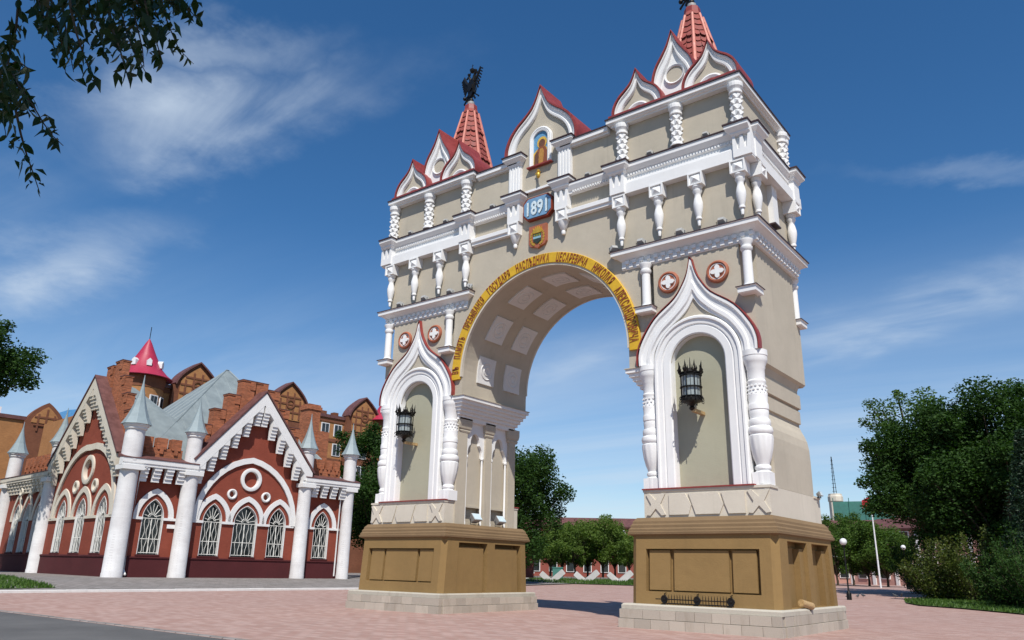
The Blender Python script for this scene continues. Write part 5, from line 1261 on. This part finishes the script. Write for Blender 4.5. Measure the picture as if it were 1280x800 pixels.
# ---- the tree the photographer stands under: trunk behind the camera, twigs hanging into view
ot = empty('overhanging_tree', (14.6, -29.0, 0), 0, 'leafy twigs of an overhanging tree against the sky', 'tree')
B0 = Vector((14.6, -29.0, 0))
def rel(p): return Vector(p)-B0
MB().tube([(0, 0, -.3), (.05, .1, 2.2), (-.1, .3, 4.5), (-.3, .8, 7.0), (-.6, 1.2, 10)], [.34, .28, .24, .18, .06], 10).build('trunk', 'bark', ot, 50)
lobes = [((rngn.uniform(-3.2, 1.5), rngn.uniform(-1.2, 4.2), rngn.uniform(8.2, 13)), (1.7, 1.7, 1.3)) for _ in range(34)]
np_mesh('crown', leaves(crown_points(lobes, 230), .17, .6), 'leaf_near', ot)
tw = [  # twig courses: pixel track and distance
 [(26, -30), (20, 35), (13, 62), (10, 80), (22, 104), (42, 133), (55, 155), (66, 170), (79, 182)],
 [(12, 70), (2, 92), (-8, 110), (-20, 130)], [(10, 84), (22, 76), (36, 86)], [(8, 96), (2, 115), (6, 134), (10, 150)], [(14, 110), (20, 140), (26, 168), (34, 196), (42, 218), (50, 242)],
 [(-10, 60), (0, 95), (6, 120), (14, 138)], [(-20, 100), (-4, 130), (4, 150), (8, 172)], [(24, 108), (30, 124), (38, 140)],
 [(44, -30), (48, 0), (56, 24), (60, 44)], [(60, -30), (66, 10), (72, 32), (77, 52), (80, 70), (82, 92)], [(84, -30), (88, 10), (96, 44), (104, 66), (112, 88), (121, 106)],
 [(76, -20), (80, 20), (84, 50), (92, 90)], [(108, -30), (112, 10), (120, 34), (128, 55), (132, 74)], [(132, -30), (136, 10), (142, 40), (150, 62), (156, 84), (162, 104)],
 [(146, -30), (150, 10), (158, 40), (166, 62), (176, 80), (186, 97)], [(160, -30), (166, 10), (172, 36), (178, 60), (180, 84)], [(176, -30), (182, 6), (188, 30), (196, 54), (204, 80)],
 [(196, -30), (202, 0), (208, 24), (216, 44), (224, 62), (242, 80)], [(206, -30), (214, -4), (226, 6), (238, 14), (247, 24)], [(100, -30), (100, 0), (104, 26)], [(120, -30), (122, 0), (126, 30)], [(186, -30), (190, 0), (196, 20)], [(64, -20), (60, 10), (56, 36)],
 [(140, -30), (132, 0), (138, 30), (144, 56)], [(152, -40), (166, -10), (176, 14), (180, 40)]]
lf = MB(); lf.add([(0, 0, 0), (.022, .006, .22), (.026, .008, .45), (.018, .004, .72), (0, -.004, 1.0), (-.018, .004, .72), (-.026, .008, .45), (-.022, .006, .22), (0, 0, .5)], [(0, 1, 8), (1, 2, 8), (2, 3, 8), (3, 4, 8), (4, 5, 8), (5, 6, 8), (6, 7, 8), (7, 0, 8)])
lf.v = [Vector((v.x*8.2, v.y*8.2, v.z)) for v in lf.v]
leaf0 = lf.build('leaf', 'leaf_near', ot, 60, False); leaf_me = leaf0.data; bpy.data.objects.remove(leaf0)
rl = random.Random(5); count = 0
hub = rel(at_dist(120, -260, 6.2)); hub2 = rel(at_dist(-10, -200, 6.0))
MB().tube([(-.3, .8, 6.8), (-1.4, 2.6, 8.2), hub], [.09, .06, .03], 7).build('branch', 'bark', ot, 50); MB().tube([(-.2, .6, 6.2), (-1.6, 2.4, 7.2), hub2], [.08, .05, .025], 7).build('branch', 'bark', ot, 50)
for ti, tr_ in enumerate(tw):
    D = 6.4+.9*math.sin(ti*2.3); pts = [rel(at_dist(u, v, D+.25*math.sin(ti+j*.8))) for j, (u, v) in enumerate(tr_)]
    st = hub2 if tr_[0][0] < 40 and ti < 8 else hub
    full = ([st] if tr_[0][1] < -15 else [])+pts
    MB().tube(full, [.012-.009*i/(len(full)-1) for i in range(len(full))], 5).build('twig', 'bark', ot, 50)
    for j in range(len(pts)-1):
        seg = pts[j+1]-pts[j]; m_ = max(1, round(seg.length/.052)); dense = 1
        for k in range(m_):
            for s in (-1, 1):
                if rl.random() < .60 or count >= 300: continue
                p = pts[j].lerp(pts[j+1], (k+rl.random()*.6)/m_)
                if p.z+B0.z > 8.2: continue
                d = (CR*(s*rl.uniform(.25, .95))+Vector((0, 0, -1))*rl.uniform(.55, 1.1)+CF*rl.uniform(-.5, .5)+seg.normalized()*.35).normalized()
                q = d.to_track_quat('Z', 'Y') @ Vector((0, 0, 1)).to_track_quat('Z', 'Y')
                sc = rl.uniform(.085, .14)
                o = bpy.data.objects.new('leaf', leaf_me); COL.objects.link(o); o.parent = ot; o.location = p; o.scale = (sc, sc, sc)
                o.rotation_mode = 'QUATERNION'; o.rotation_quaternion = q @ Matrix.Rotation(rl.uniform(0, 6.28), 4, 'Z').to_quaternion(); count += 1


ex = []
for ti, tr_ in enumerate(tw):
    D = 6.4+.9*math.sin(ti*2.3)
    for j, (u, v) in enumerate(tr_[:-1]):
        for k in range(11 if v < 60 else 6): ex.append(tuple(rel(at_dist(u+rl.uniform(-13, 13), v+rl.uniform(-12, 14), D+rl.uniform(-.25, .4)))))
ex = np.array(ex); V = leaves(ex, .105, 1.0, .48); V[:, 2, 2] -= .05; np_mesh('foliage', V, 'leaf_near', ot, 'stuff')
# ================================================================== FAR THINGS
VB = ['slanted concrete block pair beside the green box', 'middle slanted concrete block pair on the grass strip', 'slanted concrete block pair next to the ochre pedestal', 'slanted concrete block pair half hidden by the stone plinth']
for k, (u, D) in enumerate(((690, 91), (733, 92), (775, 92), (652, 92))):
    p = at_dist(u, 720, D); o = empty('slanted_blocks', (p.x, p.y, gz(p.x, p.y)+.06), R(36), VB[k], 'concrete block', 'slanted concrete blocks')
    for s, L_, w_ in ((1, 1.55, .0), (-1, 1.2, .9)):
        m_ = Matrix.Translation((s*.22-.1, w_, 0)) @ Matrix.Rotation(R(s*50), 4, 'Y')
        MB(m_).rect_loft(-.30, .30, -.55, .55, [(0, -.4), (0, L_-.05), (-.05, L_)]).build('slab', 'concrete', o)
def globe_lamp(u, D, h, label):
    p = on_ground(u, D); o = empty('globe_lamp', p, 0, label, 'street lamp', 'globe street lamps')
    MB().lathe([(.16, -.1), (.16, .35), (.10, .5), (.055, .6), (.045, h-.3), (.09, h-.25), (.09, h-.18)], 0, 0, 12).build('post', 'iron', o, 40)
    MB().sphere((0, 0, h+.02), .23, 16, 12).build('globe', 'winwhite', o, 60)
globe_lamp(1056.5, 58, 3.65, 'black post lamp with white globe beside the ochre pedestal'); globe_lamp(1131, 88, 3.9, 'black post lamp with white globe in front of the pink house')
p = on_ground(1097, 93); o = empty('tall_lamp_post', p, 0, 'tall white lamp post with a small red flag near its top', 'lamp post')
MB().tube([(0, 0, -.2), (0, 0, 4), (0, 0, 8.3), (.2, .1, 8.7), (.5, .2, 8.75)], [.10, .08, .06, .05, .05], 8).build('post', 'winwhite', o, 50); MB().box(.3, .8, .1, .35, 8.65, 8.85).build('lamp_head', 'winwhite', o)
M['flagred'] = metal('red_flag_cloth', (.42, .02, .03), .8)
fl_ = MB(); fl_.add([(-.05-.12*i+.0, .07*math.sin(i*1.3), 9.3-.05*i-j*.28) for j in range(4) for i in range(8)], [(j*8+i, j*8+i+1, j*8+8+i+1, j*8+8+i) for j in range(3) for i in range(7)]); fl_.build('flag', 'flagred', o, 60, False)
MB().tube([(0, 0, 8.2), (0, 0, 9.4)], .03, 5).build('flag_staff', 'winwhite', o)
# tower with mast, netted building, pink houses, red house behind the grove
M['pinkwall'] = plaster('pink_house_plaster', (.50, .28, .23), .1, .3); M['redwall'] = plaster('red_house_plaster', (.26, .075, .055), .1, .2); M['net'] = metal('green_scaffold_net', (.05, .17, .14), .8, 0, .25, 1)
p = at_dist(1046, 640, 190); tw_ = empty('mast_tower', (p.x, p.y, 0), R(20), 'pale round tower with a thin lattice mast far behind the street trees', 'tower')
MB().lathe([(1.45, 0), (1.45, 17.2), (1.6, 17.4), (1.6, 18.4), (1.45, 18.6), (1.4, 19.0)], 0, 0, 8).build('wall', 'hcream', tw_)
MB().prism([(-.5, 15.0), (.5, 15.0)]+arc(0, 16.3, .5, 0, 180, 8), -1.5, -1.0).build('window', 'pane', tw_)
ms = MB(); 
for k in range(3):
    a = k*2.09; ms.tube([(.35*math.cos(a), .35*math.sin(a), 19), (.06*math.cos(a), .06*math.sin(a), 27.3)], .06, 4)
for k in range(9): ms.tube([(-.5+.03*k, 0, 19.6+.85*k), (.5-.03*k, 0, 19.6+.85*k)], .04, 4)
ms.build('mast', 'iron', tw_)
p = at_dist(1092, 700, 150); nb = empty('netted_building', (p.x, p.y, 0), R(12), 'building wrapped in green scaffold netting behind the street trees', 'building')
MB().box(-5, 7, 0, 10, 0, 13.4).build('wall', 'pinkwall', nb); MB().box(-5.4, 7.4, -.5, 10.5, 8.6, 14.0).build('netting', 'net', nb)
for k in range(6): MB().tube([(-5.4+2.55*k, -.6, 0), (-5.4+2.55*k, -.6, 14.6)], .07, 5).build('scaffold_pole', 'net', nb)
def townhouse(name, label, u, D, rz, w_, h, m, nwin, floors, roofm='rust', depth=12, pil=True):
    p = on_ground(u, D); t = empty(name, p, rz, label, 'building')
    MB().box(-w_/2, w_/2, 0, depth, -1, h).build('wall', m, t)
    MB().rect_loft(-w_/2, w_/2, 0, depth, [(.35, h-.35), (.45, h-.1), (.45, h), (-.1, h+.15), (-3, h+1.6)]).build('roof', roofm, t)
    MB().box(-w_/2-.1, w_/2+.1, -.12, .1, h*.48, h*.48+.35).build('string_course', 'trim', t)
    fh = h/floors
    for f in range(floors):
        for k in range(nwin):
            x = -w_/2+w_*(k+.5)/nwin; z = f*fh+.9
            wn = MB().box(x-.72, x+.72, -.14, .1, z-.12, z+fh*.62+.12).build('window', 'trim', t); MB().box(x-.6, x+.6, -.18, -.13, z, z+fh*.62).build('pane', 'pane', t if False else wn)
    for k in range(nwin+1 if pil else 0): MB().box(-w_/2+w_*k/nwin-.25, -w_/2+w_*k/nwin+.25, -.16, .1, 0, h-.4).build('pilaster', 'trim', t)
    return t
townhouse('red_house', 'red two-storey house with white trim behind the grove', 745, 142, R(34), 36, 8.6, 'redwall', 12, 2, pil=False)
townhouse('pink_house', 'pink house with white pilasters behind the lawn trees', 1150, 122, R(-24), 22, 7.6, 'pinkwall', 6, 2)
townhouse('pink_house', 'long pink house behind the slender street trees', 1070, 138, R(14), 30, 8.2, 'pinkwall', 8, 2, pil=False)
tag(MB(Matrix.Translation(at_dist(653.5, 705, 88)) @ Matrix.Rotation(R(35), 4, 'Z')).box(-1.2, 1.2, -.5, .5, -1.4, 1.6).box(-1.3, 1.3, -.6, .6, 1.6, 1.75).build('kiosk', 'redwall', None), 'small red kiosk beneath the tall dark tree', 'kiosk')
g_ = at_dist(697, 715, 97); tag(MB(Matrix.Translation((g_.x, g_.y, gz(g_.x, g_.y))) @ Matrix.Rotation(R(35), 4, 'Z')).box(-.6, .6, -.4, .4, 0, 1.35).box(-.65, .65, -.45, .45, 1.35, 1.45).build('utility_box', 'net', None), 'green utility box behind the slanted blocks', 'utility box')
kb = MB(); 
lw = empty('low_wall'); lw['kind'] = 'structure'
q0 = at_dist(640, 715, 100); q1 = at_dist(800, 715, 98); d = q1-q0
MB(Matrix.Translation((q0.x, q0.y, gz(q0.x, q0.y))) @ Matrix.Rotation(math.atan2(d.y, d.x), 4, 'Z')).box(0, d.length, -.2, .2, -.2, .38).build('wall', 'walk', lw)
# pigeons on the paving
M['pigeon'] = metal('pigeon_feathers', (.07, .075, .085), .7)
for k, (u, v) in enumerate(((1061, 745), (1072, 744), (1079, 745), (1119, 744), (1127, 746))):
    p = at_dist(u, v, 60+k*1.2); b = MB(Matrix.Translation((p.x, p.y, gz(p.x, p.y))) @ Matrix.Rotation(k*1.3, 4, 'Z'))
    b.tube([(-.22, 0, .13), (-.10, 0, .15), (0, 0, .16), (.09, 0, .19), (.13, 0, .25), (.15, 0, .28), (.20, 0, .27)], [.02, .05, .075, .06, .035, .035, .006], 8); b.tube([(0, .03, .1), (.01, .03, 0)], .008, 4); b.tube([(0, -.03, .1), (.01, -.03, 0)], .008, 4)
    tag(b.build('pigeon', 'pigeon', None, 60), 'grey pigeon standing on the pink paving near the globe lamp', 'pigeon', 'pigeons on the paving')
